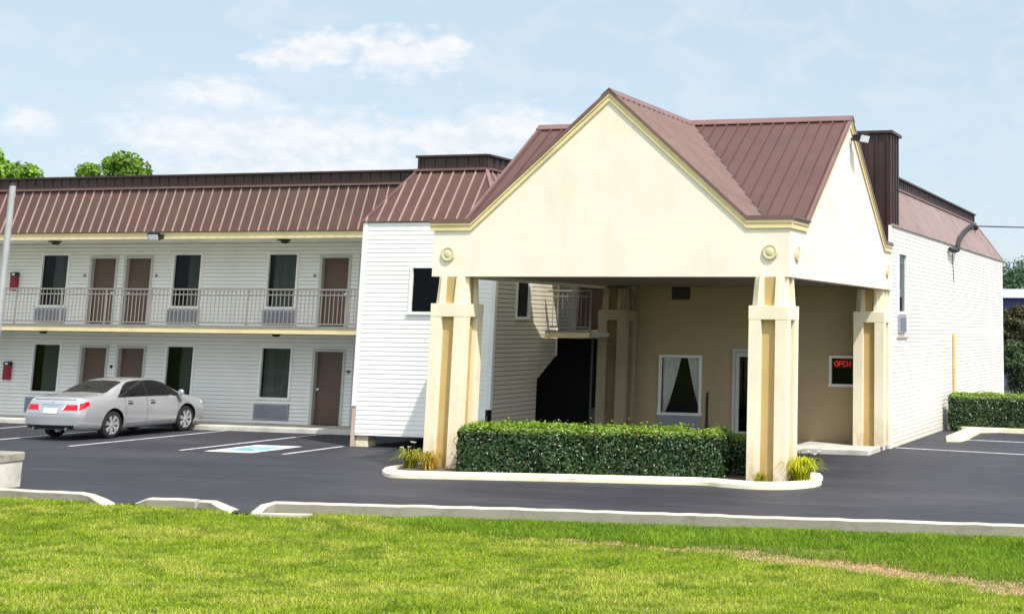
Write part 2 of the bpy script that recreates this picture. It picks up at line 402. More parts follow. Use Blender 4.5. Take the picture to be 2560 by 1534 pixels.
def blob(a, e, ra, re):
    x = mth('DIVIDE', mth('SUBTRACT', az, a), ra); y = mth('DIVIDE', mth('SUBTRACT', el, e), re)
    return mth('SUBTRACT', 1, mth('SQRT', mth('ADD', mth('MULTIPLY', x, x), mth('MULTIPLY', y, y))))
def vmax(l):
    o = l[0]
    for q in l[1:]: o = mth('MAXIMUM', o, q)
    return o
n_big = wn(.35, 8, 3.1, .6); n_fine = wn(1.1, 9, 8.7, .3)
# cumulus heads (compass azimuth, elevation, half-widths in degrees)
cum = vmax([blob(-35.0, 10.35, 1.9, .75), blob(-32.2, 10.3, 2.5, 1.0), blob(-36.3, 9.85, 1.6, .45), blob(-30.7, 10.6, 1.3, .7)])
bank = vmax([blob(-35.2, 6.9, 6.0, 1.25), blob(-39.2, 6.6, 3.4, 1.3), blob(-30.0, 7.0, 4.2, 1.0), blob(-27.5, 7.7, 2.8, .9), blob(-34.0, 5.6, 8.5, 1.0), blob(-44.8, 6.9, .9, .7), blob(-38.6, 8.4, 2.3, .7)])
def edge(d, k, off, lo, hi):
    return mth('DIVIDE', mth('SUBTRACT', mth('ADD', d, mth('MULTIPLY', mth('SUBTRACT', n_fine, .5), k)), lo), hi-lo, True)
c1 = edge(cum, 2.0, 0, -.12, .62); c2 = edge(bank, 1.7, 0, -.10, .75)
wsp = mth('MULTIPLY', mth('DIVIDE', mth('SUBTRACT', n_big, .47), .28, True), .62)
shade = mth('ADD', .80, mth('MULTIPLY', n_fine, .38))
hz = mth('MULTIPLY', mth('SUBTRACT', 1, mth('DIVIDE', el, 11, True)), .35)
def mixc(f, a, b):
    m = nt.nodes.new('ShaderNodeMix'); m.data_type = 'RGBA'; nt.links.new(f, m.inputs[0])
    for i, q in ((6, a), (7, b)):
        if isinstance(q, tuple): m.inputs[i].default_value = (*q, 1)
        else: nt.links.new(q, m.inputs[i])
    return m.outputs[2]
BGS = .14
def wc(c): return tuple(x/BGS for x in c)
base = mixc(mth('MULTIPLY', 1, .72), sky.outputs[0], wc((.69, .855, .98)))      # thin high haze lightens the blue
base = mixc(hz, base, wc((.80, .89, .96)))
base = mixc(wsp, base, wc((.80, .87, .94)))
wht = nt.nodes.new('ShaderNodeCombineXYZ')
for i, k in enumerate((.93, .955, 1.0)): nt.links.new(mth('MULTIPLY', shade, k/BGS), wht.inputs[i])
base = mixc(mth('MULTIPLY', c2, .88), base, wht.outputs[0])
base = mixc(mth('MULTIPLY', c1, .95), base, wht.outputs[0])
dp = nt.nodes.new('ShaderNodeVectorMath'); dp.operation = 'DOT_PRODUCT'; dp.inputs[1].default_value = tuple(SUN)
nt.links.new(tc.outputs['Generated'], dp.inputs[0])
glow = mth('MULTIPLY', mth('POWER', mth('MAXIMUM', dp.outputs['Value'], 0), 1.6), 1.15/BGS)  # extra sky glow added towards the sun as fill for shaded walls
gc = nt.nodes.new('ShaderNodeCombineXYZ')
for i, k in enumerate((1.0, .97, .92)): nt.links.new(mth('MULTIPLY', glow, k), gc.inputs[i])
ga = nt.nodes.new('ShaderNodeVectorMath'); ga.operation = 'ADD'; nt.links.new(base, ga.inputs[0]); nt.links.new(gc.outputs[0], ga.inputs[1]); base = ga.outputs[0]
nt.links.new(base, bg.inputs[0]); bg.inputs[1].default_value = BGS
sc.view_settings.view_transform = 'Standard'; sc.view_settings.look = 'None'; sc.view_settings.exposure = 0
sc.render.engine = 'CYCLES'; sc.cycles.use_denoising = True; sc.cycles.max_bounces = 6; sc.cycles.transparent_max_bounces = 12
sc.cycles.sample_clamp_indirect = 6

# ------------------------------------------------------------------ ground
KP = [(-60, -6.2), (-3.79, -6.3), (1.08, -6.27), (4.95, -5.61), (8.89, -5.19), (12.82, -4.72), (60, 1.0)]
def yk(x): return float(np.interp(x, [p[0] for p in KP], [p[1] for p in KP]))
def lawn_z(x, y):
    ykv = np.interp(x, [p[0] for p in KP], [p[1] for p in KP]); d = np.clip((ykv-y-2.0)/20., 0, 1)
    return -.03-.03*np.clip((x-1.5)/2., 0, 1)-.03*np.clip((ykv-y)/2.5, 0, 1)*np.clip((x-2)/4, 0, 1)+1.38*d*d*(3-2*d)
g = MB(); g.face([(-900, -900, -.12), (900, -900, -.12), (900, 1500, -.12), (-900, 1500, -.12)])
structure(g.build('ground', 'lawn'))
lw = MB(); xs = np.linspace(-40, 50, 91); fy = [0, .02, .05, .09, .14, .2, .28, .38, .5, .65, .8, 1]
def lrow(x): return [(x, yk(x)-.05+(-70-yk(x))*t) for t in fy]
for xa, xb in zip(xs, xs[1:]):
    A, B = lrow(xa), lrow(xb)
    for i in range(len(fy)-1):
        lw.face([(*p, float(lawn_z(p[0], p[1]))) for p in (A[i], A[i+1], B[i+1], B[i])])
structure(lw.build('lawn', 'lawn', smooth=True))
pl = MB()
front = [(-120, -6.0), (-4.6, -6.25), (-2.42, -6.33), (-1.75, -6.5), (-1.6, -6.62), (-1.4, -6.45), (-.27, -6.42), (.55, -6.5), (.72, -6.82), (1.02, -6.86), (1.08, -6.27), (4.95, -5.61), (8.89, -5.19), (12.82, -4.72), (120, 8)]
pl.face([(x, y+.02, 0) for x, y in front]+[(120, 130, 0), (-120, 130, 0)])
structure(pl.build('parking_lot', 'asphalt'))
def strip(name, a, b, wd=.11, z=.004, m='line'):
    a, b = Vector(a), Vector(b); d = (b-a).normalized(); n = Vector((-d.y, d.x))*wd/2
    s_ = MB(); s_.face([(*(a-n), z), (*(b-n), z), (*(b+n), z), (*(a+n), z)]); return structure(s_.build(name, m))
for x, y0, y1 in ((-19.4, 2.0, 7.5), (-16.42, 2.0, 7.5), (-13.42, 2.0, 7.5), (-10.5, 1.95, 7.55), (-7.47, 2.05, 7.55), (-4.74, 2.08, 4.42)):
    strip('parking_line', (x, y0), (x, y1))
strip('parking_line', (7.78, 9.45), (13.2, 8.25)); strip('parking_line', (9.05, 12.75), (13.5, 12.0))
# painted accessible-bay panel: white square, blue field, white wheelchair figure
pn = MB(); pn.face([(-6.84, 2.06, .004), (-5.56, 2.06, .004), (-5.56, 4.0, .004), (-6.84, 4.0, .004)])
structure(pn.build('accessible_bay_paint', 'line'))
pn = MB(); pn.face([(-6.62, 2.46, .008), (-5.78, 2.46, .008), (-5.78, 3.58, .008), (-6.62, 3.58, .008)])
structure(pn.build('accessible_bay_blue_field', 'blue'))
pn = MB()
def flat(pts, wd):
    for a, b in zip(pts, pts[1:]):
        a, b = Vector(a), Vector(b); d = (b-a).normalized(); n = Vector((-d.y, d.x))*wd/2; a = a-d*wd*.3; b = b+d*wd*.3
        pn.face([(*(a-n), .012), (*(b-n), .012), (*(b+n), .012), (*(a+n), .012)])
cx, cy = -6.22, 2.86
flat([(cx+.22*math.cos(t), cy+.22*math.sin(t)) for t in np.linspace(R(110), R(350), 14)], .06)
flat([(cx-.02, cy+.42), (cx-.02, cy+.08), (cx+.2, cy+.06), (cx+.3, cy-.2)], .07); flat([(cx-.02, cy+.26), (cx+.16, cy+.26)], .05)
pn.face([(cx-.02+.075*math.cos(t), cy+.55+.075*math.sin(t), .012) for t in np.linspace(0, 6.283, 13)[:-1]])
structure(pn.build('accessible_bay_symbol', 'line'))
# walkway along the guest rooms, slab in front of the lobby
sw = MB(); sw.box(-40, -4.66, 7.62, 9.0, -.1, .12); structure(sw.build('walkway', 'concrete', bevel=.02))
sw = MB(); sw.box(-.8, 7.66, 7.02, 9.05, -.1, .115); structure(sw.build('lobby_walkway', 'concrete', bevel=.02))

def kerb(name, pts, label, m='kerb', wd=.13, zb=-.2, group=None, ends=(1, 1)):
    """swept kerb: pts (x, y, ztop)"""
    k = MB(); ring = []
    P = [Vector(p) for p in pts]
    fine = []
    for a, b in zip(P, P[1:]):
        n = max(1, int((b-a).length/.22)); fine += [a.lerp(b, i/n) for i in range(n)]
    fine.append(P[-1]); P = fine
    for i, p in enumerate(P):
        d = P[min(i+1, len(P)-1)]-P[max(i-1, 0)]; d.z = 0; d.normalize(); n = Vector((-d.y, d.x, 0))
        j = lambda s: (random.random()-.5)*s
        zt = p.z+j(.012); c = .025
        w2 = wd/2*(1+(ends[0]-1)*max(0, 1-(p-P[0]).length/.7)+(ends[1]-1)*max(0, 1-(p-P[-1]).length/.7))
        prof = [(-w2, zb), (-w2, max(zt-c, zb+.01)), (-w2+c, zt), (w2-c, zt), (w2, max(zt-c, zb+.01)), (w2, zb)]
        ring.append([Vector((p.x, p.y, 0))+n*(x+j(.012))+Vector((0, 0, z)) for x, z in prof])
    for A, B in zip(ring, ring[1:]):
        for t in range(5): k.face([A[t], B[t], B[t+1], A[t+1]], 0 if 1 <= t <= 3 else 1)
    k.face(ring[0]); k.face(ring[-1][::-1])
    return tag(k.build(name, [m, 'kerb_face'], weld=True), label, 'kerb', group)
G1 = 'kerb lengths between lawn and parking lot'
kerb('kerb', [(-30, -6.25, .13), (-4.0, -6.3, .12), (-2.55, -6.33, .12), (-2.3, -6.38, .11), (-1.72, -6.58, -.01)], 'weathered pale kerb beside the concrete pole base, sloping down at its right end', group=G1, ends=(1, 2.0))
kerb('kerb', [(-1.5, -6.3, -.02), (-1.12, -6.40, .105), (-.62, -6.39, .12), (-.22, -6.40, .115)], 'short chipped kerb stub in the gap, left piece of the two', group=G1, ends=(1.4, 1))
kerb('kerb', [(-.14, -6.43, .11), (.12, -6.45, .112), (.66, -6.58, -.01)], 'tapering broken kerb end sloping to the grass, right of the short stub', group=G1, ends=(1, 2.0))
kerb('kerb', [(1.06, -6.72, -.02), (1.05, -6.45, .09), (1.13, -6.27, .12), (4.95, -5.61, .12), (8.89, -5.19, .12), (12.82, -4.72, .12), (26, -3.1, .12)], 'long straight grey kerb running across the front of the lot to the right', group=G1, ends=(1.5, 1))
ft = MB(); ft.prism([(1.15, -6.86, -.05), (2.0, -6.66, -.05), (2.0, -6.52, -.05), (1.15, -6.70, -.05)], (0, 0, .055)); structure(ft.build('gutter_strip', 'kerb'))

# planted island with yellowed kerb under the canopy front
def smooth_poly(pts, n=6):
    out = []; N = len(pts)
    for i in range(N):
        p0, p1, p2, p3 = [Vector(pts[(i+k-1) % N]) for k in range(4)]
        for j in range(n):
            t = j/n; out.append(.5*((2*p1)+(-p0+p2)*t+(2*p0-5*p1+4*p2-p3)*t*t+(-p0+3*p1-3*p2+p3)*t**3))
    return out
isl = smooth_poly([(-.46, -.5), (-.2, -1.05), (.3, -1.40), (1.5, -1.22), (3.2, -.90), (5.4, -.56), (6.25, -.46), (6.7, -.62), (7.4, -.74), (8.0, -.50), (8.32, .15), (8.15, .95), (7.6, 1.7), (4, 1.75), (.6, 1.55), (-.25, .55)])
k = MB(); N = len(isl)
cen = Vector((4, .3)); inn = []
for i, p in enumerate(isl):
    d = (isl[(i+1) % N]-isl[i-1]).normalized(); n = Vector((-d.y, d.x)); inn.append(p+n*.24)
rings = [[(p.x, p.y, -.05) for p in isl], [(p.x, p.y, .07+(random.random()-.5)*.012) for p in isl], [(*(p+(q-p)*.2), .115) for p, q in zip(isl, inn)], [(*q, .12) for q in inn], [(*q, .06) for q in inn]]
for A, B in zip(rings, rings[1:]):
    for t in range(N): k.face([A[t], A[(t+1) % N], B[(t+1) % N], B[t]])
tag(k.build('island_kerb', 'kerb_yellow', smooth=True), 'rounded yellowed white kerb ring around the hedge bed under the canopy front', 'kerb')
so_ = MB(); so_.face([(*q, .085) for q in inn]); structure(so_.build('planting_bed', 'bark'))
# right-hand kerb nose and bed edge
kr = MB(); KR = [(8.62, 11.9), (8.98, 12.0), (9.05, 12.6), (8.95, 15.55), (9.4, 15.9), (16, 14.9), (16, 15.2), (9.2, 16.35), (7.9, 16.75), (7.8, 16.5), (8.55, 15.9), (8.55, 12.2)]
kr.prism([(x, y, -.05) for x, y in KR], (0, 0, .18))
tag(kr.build('bed_kerb', 'kerb_yellow', bevel=.02), 'pale kerb nose in front of the clipped hedge by the right side wall', 'kerb')

# concrete pole base and pole
cb = thing('concrete_base', 'grey concrete pole base with a dark stained cap at the left edge of the lawn', 'concrete base', (-5.3, -5.5, 0))
b_ = MB(); b_.box(-6.05, -5.0, -6.1, -5.1, -.3, .44); b_.build('block', 'concrete', cb, bevel=.02)
M['stained'] = mat('stained_concrete', (.30, .275, .22), .95, 3, .3, bump=.5, bscale=25, dirt=((.08, .075, .05), 4, .8, (1, 1, 1)))
b_ = MB(); b_.box(-6.08, -4.98, -6.13, -5.08, .44, .60); b_.build('cap', 'stained', cb, bevel=.025)
lp = thing('light_pole', 'slim grey metal light pole at the left edge of the picture', 'pole', (-5.53, -5.45, .60))
b_ = MB(); b_.tube([(-5.53, -5.45, .60), (-5.545, -5.45, 5.36)], [.065, .055], 12); b_.build('pole', 'galv', lp, smooth=True)
b_ = MB(); b_.lathe([(.13, 0), (.13, .025), (.07, .03), (.07, .06)], (-5.53, -5.45, .601), (0, 0, 1), 16); b_.build('base_plate', 'galv', lp)
b_ = MB(); b_.lathe([(.062, 0), (.062, .02), (.02, .045), (0, .05)], (-5.545, -5.45, 5.35), (0, 0, 1), 12); b_.build('pole_cap', 'black', lp)

# ------------------------------------------------------------------ motel building
BLD = thing('motel_building', 'two-storey white sided motel with brown metal mansard roofs and an open balcony', 'motel', (0, 9, 0))
YF, YB = 9.01, 7.10
UPW = [(-18.65, -17.57), (-13.90, -12.84), (-10.66, -9.59), (-5.95, -4.88), (-21.9, -20.83), (-2.70, -1.63)]
UPD = [(-16.85, -15.82), (-15.60, -14.57), (-8.90, -7.87), (-7.62, -6.60), (-.95, .08)]
LOW = [(-18.63, -17.55), (-13.88, -12.84), (-10.66, -9.57), (-5.95, -4.9), (-21.9, -20.83)]
LOD = [(-16.9, -15.86), (-15.58, -14.54), (-8.92, -7.86), (-7.62, -6.60)]
holes = []
for a, b in UPW: holes.append((a+.05, b-.05, 3.36, 4.86))
for a, b in LOW: holes.append((a+.05, b-.05, .83, 2.21))
for a, b in UPD: holes.append((a+.06, b-.06, 2.82, 4.78))
for a, b in LOD: holes.append((a+.06, b-.06, .12, 2.15))
holes.append((-2.9, .72, .1, 2.58))
m_ = MB(); siding(m_, lambda u, z: (u, YF, z), (0, -1, 0), -26, .76, .12, 5.3, holes, lap=.012, groove=.012); m_.build('wall', ['siding', 'siding_groove'], BLD)
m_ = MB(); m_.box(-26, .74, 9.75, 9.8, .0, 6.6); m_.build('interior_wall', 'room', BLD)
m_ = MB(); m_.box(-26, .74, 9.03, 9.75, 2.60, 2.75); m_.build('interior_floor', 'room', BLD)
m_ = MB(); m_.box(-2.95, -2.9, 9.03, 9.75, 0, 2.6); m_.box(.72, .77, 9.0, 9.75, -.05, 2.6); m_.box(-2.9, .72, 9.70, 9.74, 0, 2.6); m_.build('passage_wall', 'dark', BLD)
m_ = MB(); m_.box(-.50, -.44, 9.2, 9.26, .1, 2.58); m_.box(-.44, .35, 9.21, 9.25, .72, .78); m_.box(.35, .41, 9.2, 9.26, .1, 2.58); m_.build('passage_door_frame', 'plate_grey', BLD)
m_ = MB(); m_.box(-.44, .35, 9.215, 9.245, .1, .72); m_.build('passage_door_panel', 'ac_dark', BLD)

def curtain(x0, x1, z0, z1, y, parent, m='curtain', amp=.02, wob=9, taper=None):
    c = MB(); n = 36; nz = 8; rows = []
    for j in range(nz+1):
        t = j/nz; row = []
        for i in range(n+1):
            f = i/n; a, b = (x0, x1) if not taper else (taper(t)[0], taper(t)[1])
            row.append((a+(b-a)*f, y+amp*math.sin(f*wob*6.283+1.3*math.sin(f*5))+.004*math.sin(t*9+f*7), z0+(z1-z0)*t))
        rows.append(row)
    for A, B in zip(rows, rows[1:]):
        for i in range(n): c.face([A[i], A[i+1], B[i+1], B[i]])
    return c.build('curtain', m, parent, smooth=True)
def window(x0, x1, z0, z1, y, cov=(.0, 1.), m='trim', fw=.075, parent=None, sill=True, cm='curtain', gl='glass'):
    f = MB(); a, b = y-.035, y+.06
    f.box(x0, x0+fw, a, b, z0+fw, z1-fw); f.box(x1-fw, x1, a, b, z0+fw, z1-fw); f.box(x0, x1, a, b, z1-fw, z1)
    f.box(x0-.015, x1+.015, a-.02, b, z0, z0+fw)
    o = f.build('window', m, parent or BLD, bevel=.006)
    p = MB(); p.face([(x0+fw, y+.03, z0+fw), (x1-fw, y+.03, z0+fw), (x1-fw, y+.03, z1-fw), (x0+fw, y+.03, z1-fw)]); p.build('pane', gl, o)
    if cov: curtain(x0+fw+(x1-x0-2*fw)*cov[0], x0+fw+(x1-x0-2*fw)*cov[1], z0+.02, z1-.02, y+.13, o, cm)
    return o
covs = [(.35, 1.), (.45, 1.), (.1, .95), (0, 1), (0, 1), (.3, 1)]
for (a, b), c in zip(UPW, covs): window(a, b, 3.29, 4.92, YF, c)
for (a, b), c in zip(LOW, [(.25, 1.), (.42, 1.), (0, 1.), (0, 1), (0, 1)]): window(a, b, .76, 2.27, YF, c)
def door(x0, x1, z0, z1, y, hside=1, leaf='door'):
    f = MB(); fw = .085
    f.box(x0, x0+fw, y-.03, y+.17, z0, z1-fw); f.box(x1-fw, x1, y-.03, y+.17, z0, z1-fw); f.box(x0, x1, y-.03, y+.17, z1-fw, z1)
    d = MB(); d.box(x0+fw, x1-fw, y+.11, y+.155, z0, z1-fw)
    o = d.build('door', leaf, BLD); f.build('door_frame', 'frame_grey', o, bevel=.006)
    h = MB(); hx = x0+fw+.09 if hside < 0 else x1-fw-.09
    h.lathe([(.035, 0), (.035, .012), (.014, .016), (.014, .05), (.03, .055), (.032, .08), (.0, .09)], (hx, y+.11, z0+.95), (0, -1, 0), 12)
    h.build('handle', 'chrome', o)
    n = MB(); nx = x0-.14 if hside > 0 else x1+.14
    n.box(nx-.035, nx+.035, y-.035, y-.018, z0+1.42, z0+1.50); n.build('room_number_plaque', 'plate_grey', BLD)
    return o
for i, (a, b) in enumerate(UPD): door(a, b, 2.78, 4.83, YF, -1 if i % 2 else 1)
for i, (a, b) in enumerate(LOD): door(a, b, .13, 2.21, YF, -1 if i in (0, 2) else 1)
def ac_unit(x0, x1, z0, z1, y, ax='y'):
    o = MB(); o.box(x0, x1, y-.05, y+.05, z0, z1); q = o.build('air_conditioner', 'ac', BLD, bevel=.008)
    s_ = MB(); n = 9
    for i in range(n):
        z = z0+.05+(z1-z0-.1)*(i+.5)/n
        s_.box(x0+.05, x1-.05, y-.058, y-.0505, z-.009, z+.009)
    s_.build('grille', 'ac_dark', q); return q
for a, b in UPW[:4]: ac_unit(a-.02, b+.02, 2.85, 3.265, YF)
for a, b in LOW[:4]: ac_unit(a-.06, b-.0, .215, .66, YF)
# balcony slab and railing
def slab(x0, x1):
    s_ = MB(); s_.box(x0, x1, YB+.02, YF-.02, 2.64, 2.765); s_.build('balcony_slab', 'concrete', BLD)
    s_ = MB(); s_.box(x0, x1, YB-.03, YB+.018, 2.62, 2.755); s_.build('balcony_fascia', 'yellow', BLD)
    s_ = MB(); s_.box(x0, x1, YB-.045, YB+.0, 2.757, 2.80); s_.build('balcony_edge_trim', 'rail', BLD)
slab(-26, -4.66); slab(-.83, .40)
PX = [-25.3, -23.75, -22.2, -20.65, -19.14, -17.59, -16.0, -14.47, -12.95, -11.37, -9.80, -8.25, -6.72, -4.72]
def railing(x0, x1, y=YB+.03):
    r_ = MB(); r_.bar((x0, y, 3.80), (x1, y, 3.80), .045, .04); r_.bar((x0, y, 3.655), (x1, y, 3.655), .03, .03); r_.bar((x0, y, 2.885), (x1, y, 2.885), .03, .03)
    o = r_.build('railing', 'rail', BLD)
    p = MB(); p.box(x1-.02, x1+.02, y-.022, y+.022, 2.66, 3.80); p.build('railing_post', 'rail', o)
    n = int(round((x1-x0)/.128)); base_o = None
    for i in range(1, n):
        x = x0+(x1-x0)*i/n
        if base_o is None:
            b_ = MB(); b_.box(-.008, .008, -.008, .008, 2.9, 3.79); base_o = b_.build('baluster', 'rail', o, local=True); c = base_o
        else:
            c = base_o.copy(); COL.objects.link(c)
        c.location = (x, y, 0)
    return o
for a, b in list(zip(PX, PX[1:]))[3:]: railing(a, b)
railing(-.80, .38)
# wing eave, soffit and mansard
m_ = MB(); m_.box(-26, -4.64, YB+.04, YF-.02, 5.20, 5.26); m_.box(-.92, .74, YB+.04, YF-.02, 5.20, 5.26); m_.build('soffit', 'siding', BLD)
m_ = MB(); m_.box(-26, -4.64, YB-.01, YB+.035, 5.19, 5.385); m_.build('eave_fascia', 'yellow', BLD)
def mansard(e0, e1, b0, b1, t, spacing, name='roof', dark_h=.30, start=None, ribs='rib', base='roof'):
    """eave corners e0 e1, break corners b0 b1; t = horizontal unit along eave"""
    e0, e1, b0, b1 = map(Vector, (e0, e1, b0, b1)); a = (e1-e0).normalized()
    nrm = a.cross((b0-e0)); d = ((b0+b1)/2-(e0+e1)/2); d = d-a*d.dot(a)
    s_ = MB(); sheet(s_, [e0, e1, b1, b0], a, d, spacing, start=start, rw=.03)
    o = s_.build(name, [base, ribs], BLD)
    out = Vector((a.y, -a.x, 0));
    if out.dot(d) > 0: out = -out
    tr = MB(); tr.bar(b0+Vector((0, 0, .02))+out*.03, b1+Vector((0, 0, .02))+out*.03, .10, .055)
    tr.build('roof_ledge_trim', 'roof_trim', BLD)
    dk = MB(); p0, p1 = b0-out*.03+Vector((0, 0, .05)), b1-out*.03+Vector((0, 0, .05))
    hh = Vector((0, 0, dark_h)); dk.prism([p0, p1, p1+hh, p0+hh], -out*.06)
    L = (p1-p0).length; x = spacing/2
    while x < L:
        q = p0+a*x; dk.prism([q-a*.03, q+a*.03, q+a*.018+out*.03, q-a*.018+out*.03], hh*.97); x += spacing
    dk.build('parapet_band', 'roof_dark', BLD)
    cp = MB(); cp.bar(p0+hh+out*.01+Vector((0, 0, .02)), p1+hh+out*.01+Vector((0, 0, .02)), .16, .05); cp.build('parapet_coping', 'roof_dark', BLD)
    return o
mansard((-26, YB-.06, 5.385), (-4.5, YB-.06, 5.385), (-26, YB+.36, 6.64), (-4.5, YB+.36, 6.64), None, .312, start=.20)
mansard((-.95, YB-.06, 5.385), (1.1, YB-.06, 5.385), (-.95, YB+.36, 6.64), (1.1, YB+.36, 6.64), None, .312)
m_ = MB(); m_.face([(-26, 7.45, 6.66), (1.1, 7.45, 6.66), (1.1, 24, 6.66), (-26, 24, 6.66)]); m_.build('flat_roof', 'flatroof', BLD)
m_ = MB(); m_.box(-26, .74, 23.9, 24, 0, 6.6); m_.box(-26.05, -26, 9, 24, 0, 6.6); m_.build('rear_wall', 'siding', BLD)

# stair tower
TX0, TX1, TY = -4.62, -.94, 4.53
m_ = MB(); siding(m_, lambda u, z: (u, TY, z), (0, -1, 0), TX0+.10, TX1-.10, .27, 5.42, [(-3.20, -2.06, 3.20, 4.28)], lap=.010); m_.build('wall', 'siding', BLD)
def zr(z): return 7.93 if z >= 2.14 else (6.93+(z-1.58)/(2.14-1.58)*1.0 if z > 1.58 else 6.93)
m_ = MB()
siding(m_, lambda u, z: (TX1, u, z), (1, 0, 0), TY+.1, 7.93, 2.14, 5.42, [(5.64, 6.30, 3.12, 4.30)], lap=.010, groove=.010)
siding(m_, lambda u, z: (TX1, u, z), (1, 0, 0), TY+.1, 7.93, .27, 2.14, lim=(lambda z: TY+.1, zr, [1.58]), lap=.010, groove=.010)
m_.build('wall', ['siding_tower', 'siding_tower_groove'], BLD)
m_ = MB(); m_.box(TX0-.02, TX0+.0, TY+.1, YB-.05, .27, 5.42); m_.build('wall', 'siding', BLD)
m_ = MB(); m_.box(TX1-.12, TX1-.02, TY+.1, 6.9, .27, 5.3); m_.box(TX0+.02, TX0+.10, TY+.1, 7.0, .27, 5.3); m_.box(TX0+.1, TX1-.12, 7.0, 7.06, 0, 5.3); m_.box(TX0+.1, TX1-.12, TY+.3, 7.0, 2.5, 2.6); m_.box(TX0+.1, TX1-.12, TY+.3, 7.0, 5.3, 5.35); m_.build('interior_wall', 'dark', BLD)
for x, y, nx, ny in ((TX0-.025, TY-.025, .11, .11),):
    m_ = MB(); m_.box(x, x+.12, y, y+.12, .95, 5.42); m_.build('corner_trim', 'trim', BLD, bevel=.008)
m_ = MB(); m_.box(TX1-.095, TX1+.025, TY-.025, TY+.095, .95, 5.42); m_.build('corner_trim', 'trim', BLD, bevel=.008)
m_ = MB(); m_.box(TX1-.02, TX1+.02, 7.93, 8.0, 2.14, 5.3); m_.build('corner_trim', 'trim', BLD)
m_ = MB(); m_.box(TX0-.01, TX0+.09, TY, TY+.10, -.02, .95); m_.build('corner_post_or_dark_notch', 'post', BLD)
m_ = MB(); m_.box(TX1-.16, TX1-.06, TY+.03, TY+.10, .25, .95); m_.build('corner_post_or_dark_notch', 'black', BLD)  # black bar painted in for the dark notch under the trim
m_ = MB(); m_.box(TX0+.11, TX0+.44, TY+.04, TY+.4, -.05, .14); m_.build('foundation_pier', 'kerb_yellow', BLD, bevel=.01)
m_ = MB(); m_.box(TX0+.11, TX0+.44, TY+.06, TY+.4, .14, .268); m_.build('foundation_pier', 'post', BLD, bevel=.01)
m_ = MB(); m_.prism([(-3.95, TY+.55, .12), (-2.3, TY+.55, .34), (-2.3, TY+.55, .28), (-3.95, TY+.55, .06)], (0, .05, 0)); m_.build('stair_stringer', 'plate_grey', BLD)
w1 = MB()
window(-3.26, -2.0, 3.14, 4.34, TY, None)
m_ = MB(); m_.box(TX1-.05, TX1+.035, 5.58, 5.66, 3.06, 4.36); m_.box(TX1-.05, TX1+.035, 6.28, 6.36, 3.06, 4.36); m_.box(TX1-.05, TX1+.045, 5.66, 6.28, 3.06, 3.13); m_.box(TX1-.05, TX1+.035, 5.66, 6.28, 4.28, 4.36)
wo = m_.build('window', 'trim', BLD); m_ = MB(); m_.face([(TX1-.03, 5.66, 3.13), (TX1-.03, 6.28, 3.13), (TX1-.03, 6.28, 4.28), (TX1-.03, 5.66, 4.28)]); m_.build('pane', 'glass', wo)
r_ = .85; E0, E1 = (TX0-.06, TY-.05, 5.40), (TX1+.06, TY-.05, 5.40); B0, B1 = (TX0+r_, TY+r_, 6.74), (TX1-r_, TY+r_, 6.74)
mansard(E0, E1, B0, B1, None, .312, start=.12)
mansard(E1, (TX1+.06, 9.5, 5.40), B1, (TX1-r_, 9.5, 6.74), None, .312)
mansard((TX0-.06, 9.5, 5.40), E0, (TX0+r_, 9.5, 6.74), B0, None, .312)
for p, q in ((E0, B0), (E1, B1)): m_ = MB(); m_.bar(p, q, .09, .05); m_.build('hip_trim', 'roof_trim', BLD)
m_ = MB(); m_.face([(TX0+r_, TY+r_, 6.78), (TX1-r_, TY+r_, 6.78), (TX1-r_, 9.5, 6.78), (TX0+r_, 9.5, 6.78)]); m_.build('flat_roof', 'flatroof', BLD)
m_ = MB(); m_.box(TX0, TX1, TY, 7.0, 5.365, 5.42); m_.build('eave_fascia', 'trim', BLD)

# lobby block
LY, LX = 9.10, 7.70
lh = [(1.56, 2.64, .72, 2.14), (1.80, 2.34, 3.63, 4.15), (3.62, 4.5, .115, 2.30), (6.19, 7.2, 1.54, 2.19)]
m_ = MB()
xsb = sorted({.76, LX-.01} | {h[0] for h in lh} | {h[1] for h in lh}); zsb = sorted({-.05, 5.5} | {h[2] for h in lh} | {h[3] for h in lh})
for xa, xb in zip(xsb, xsb[1:]):
    for za, zb in zip(zsb, zsb[1:]):
        if any(h[0] < (xa+xb)/2 < h[1] and h[2] < (za+zb)/2 < h[3] for h in lh): continue
        m_.face([(xa, LY, za), (xb, LY, za), (xb, LY, zb), (xa, LY, zb)])
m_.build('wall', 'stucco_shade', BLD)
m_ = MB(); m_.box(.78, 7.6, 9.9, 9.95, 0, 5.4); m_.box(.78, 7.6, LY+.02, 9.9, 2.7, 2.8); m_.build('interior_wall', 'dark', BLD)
wl = window(1.50, 2.70, .66, 2.20, LY, None, fw=.07, gl='glass_clear')
curtain(0, 0, .70, 2.13, LY+.10, wl, 'curtain_white', .02, 6, taper=lambda t: (1.58, 1.64+.45*t**.75))
curtain(0, 0, .70, 2.13, LY+.10, wl, 'curtain_white', .02, 6, taper=lambda t: (2.62-.36*max(0, (t-.1)/.9)**.75, 2.64))
o = MB(); o.box(1.53, 2.68, LY-.04, LY+.05, .22, .655); ao = o.build('air_conditioner', 'ac', BLD, bevel=.01)
m_ = MB(); m_.box(1.74, 2.40, LY-.03, LY+.03, 3.57, 3.63); m_.box(1.74, 2.40, LY-.03, LY+.03, 4.15, 4.21); m_.box(1.74, 1.80, LY-.03, LY+.03, 3.63, 4.15); m_.box(2.34, 2.40, LY-.03, LY+.03, 3.63, 4.15)
vo = m_.build('vent', 'stucco_shade', BLD); m_ = MB()
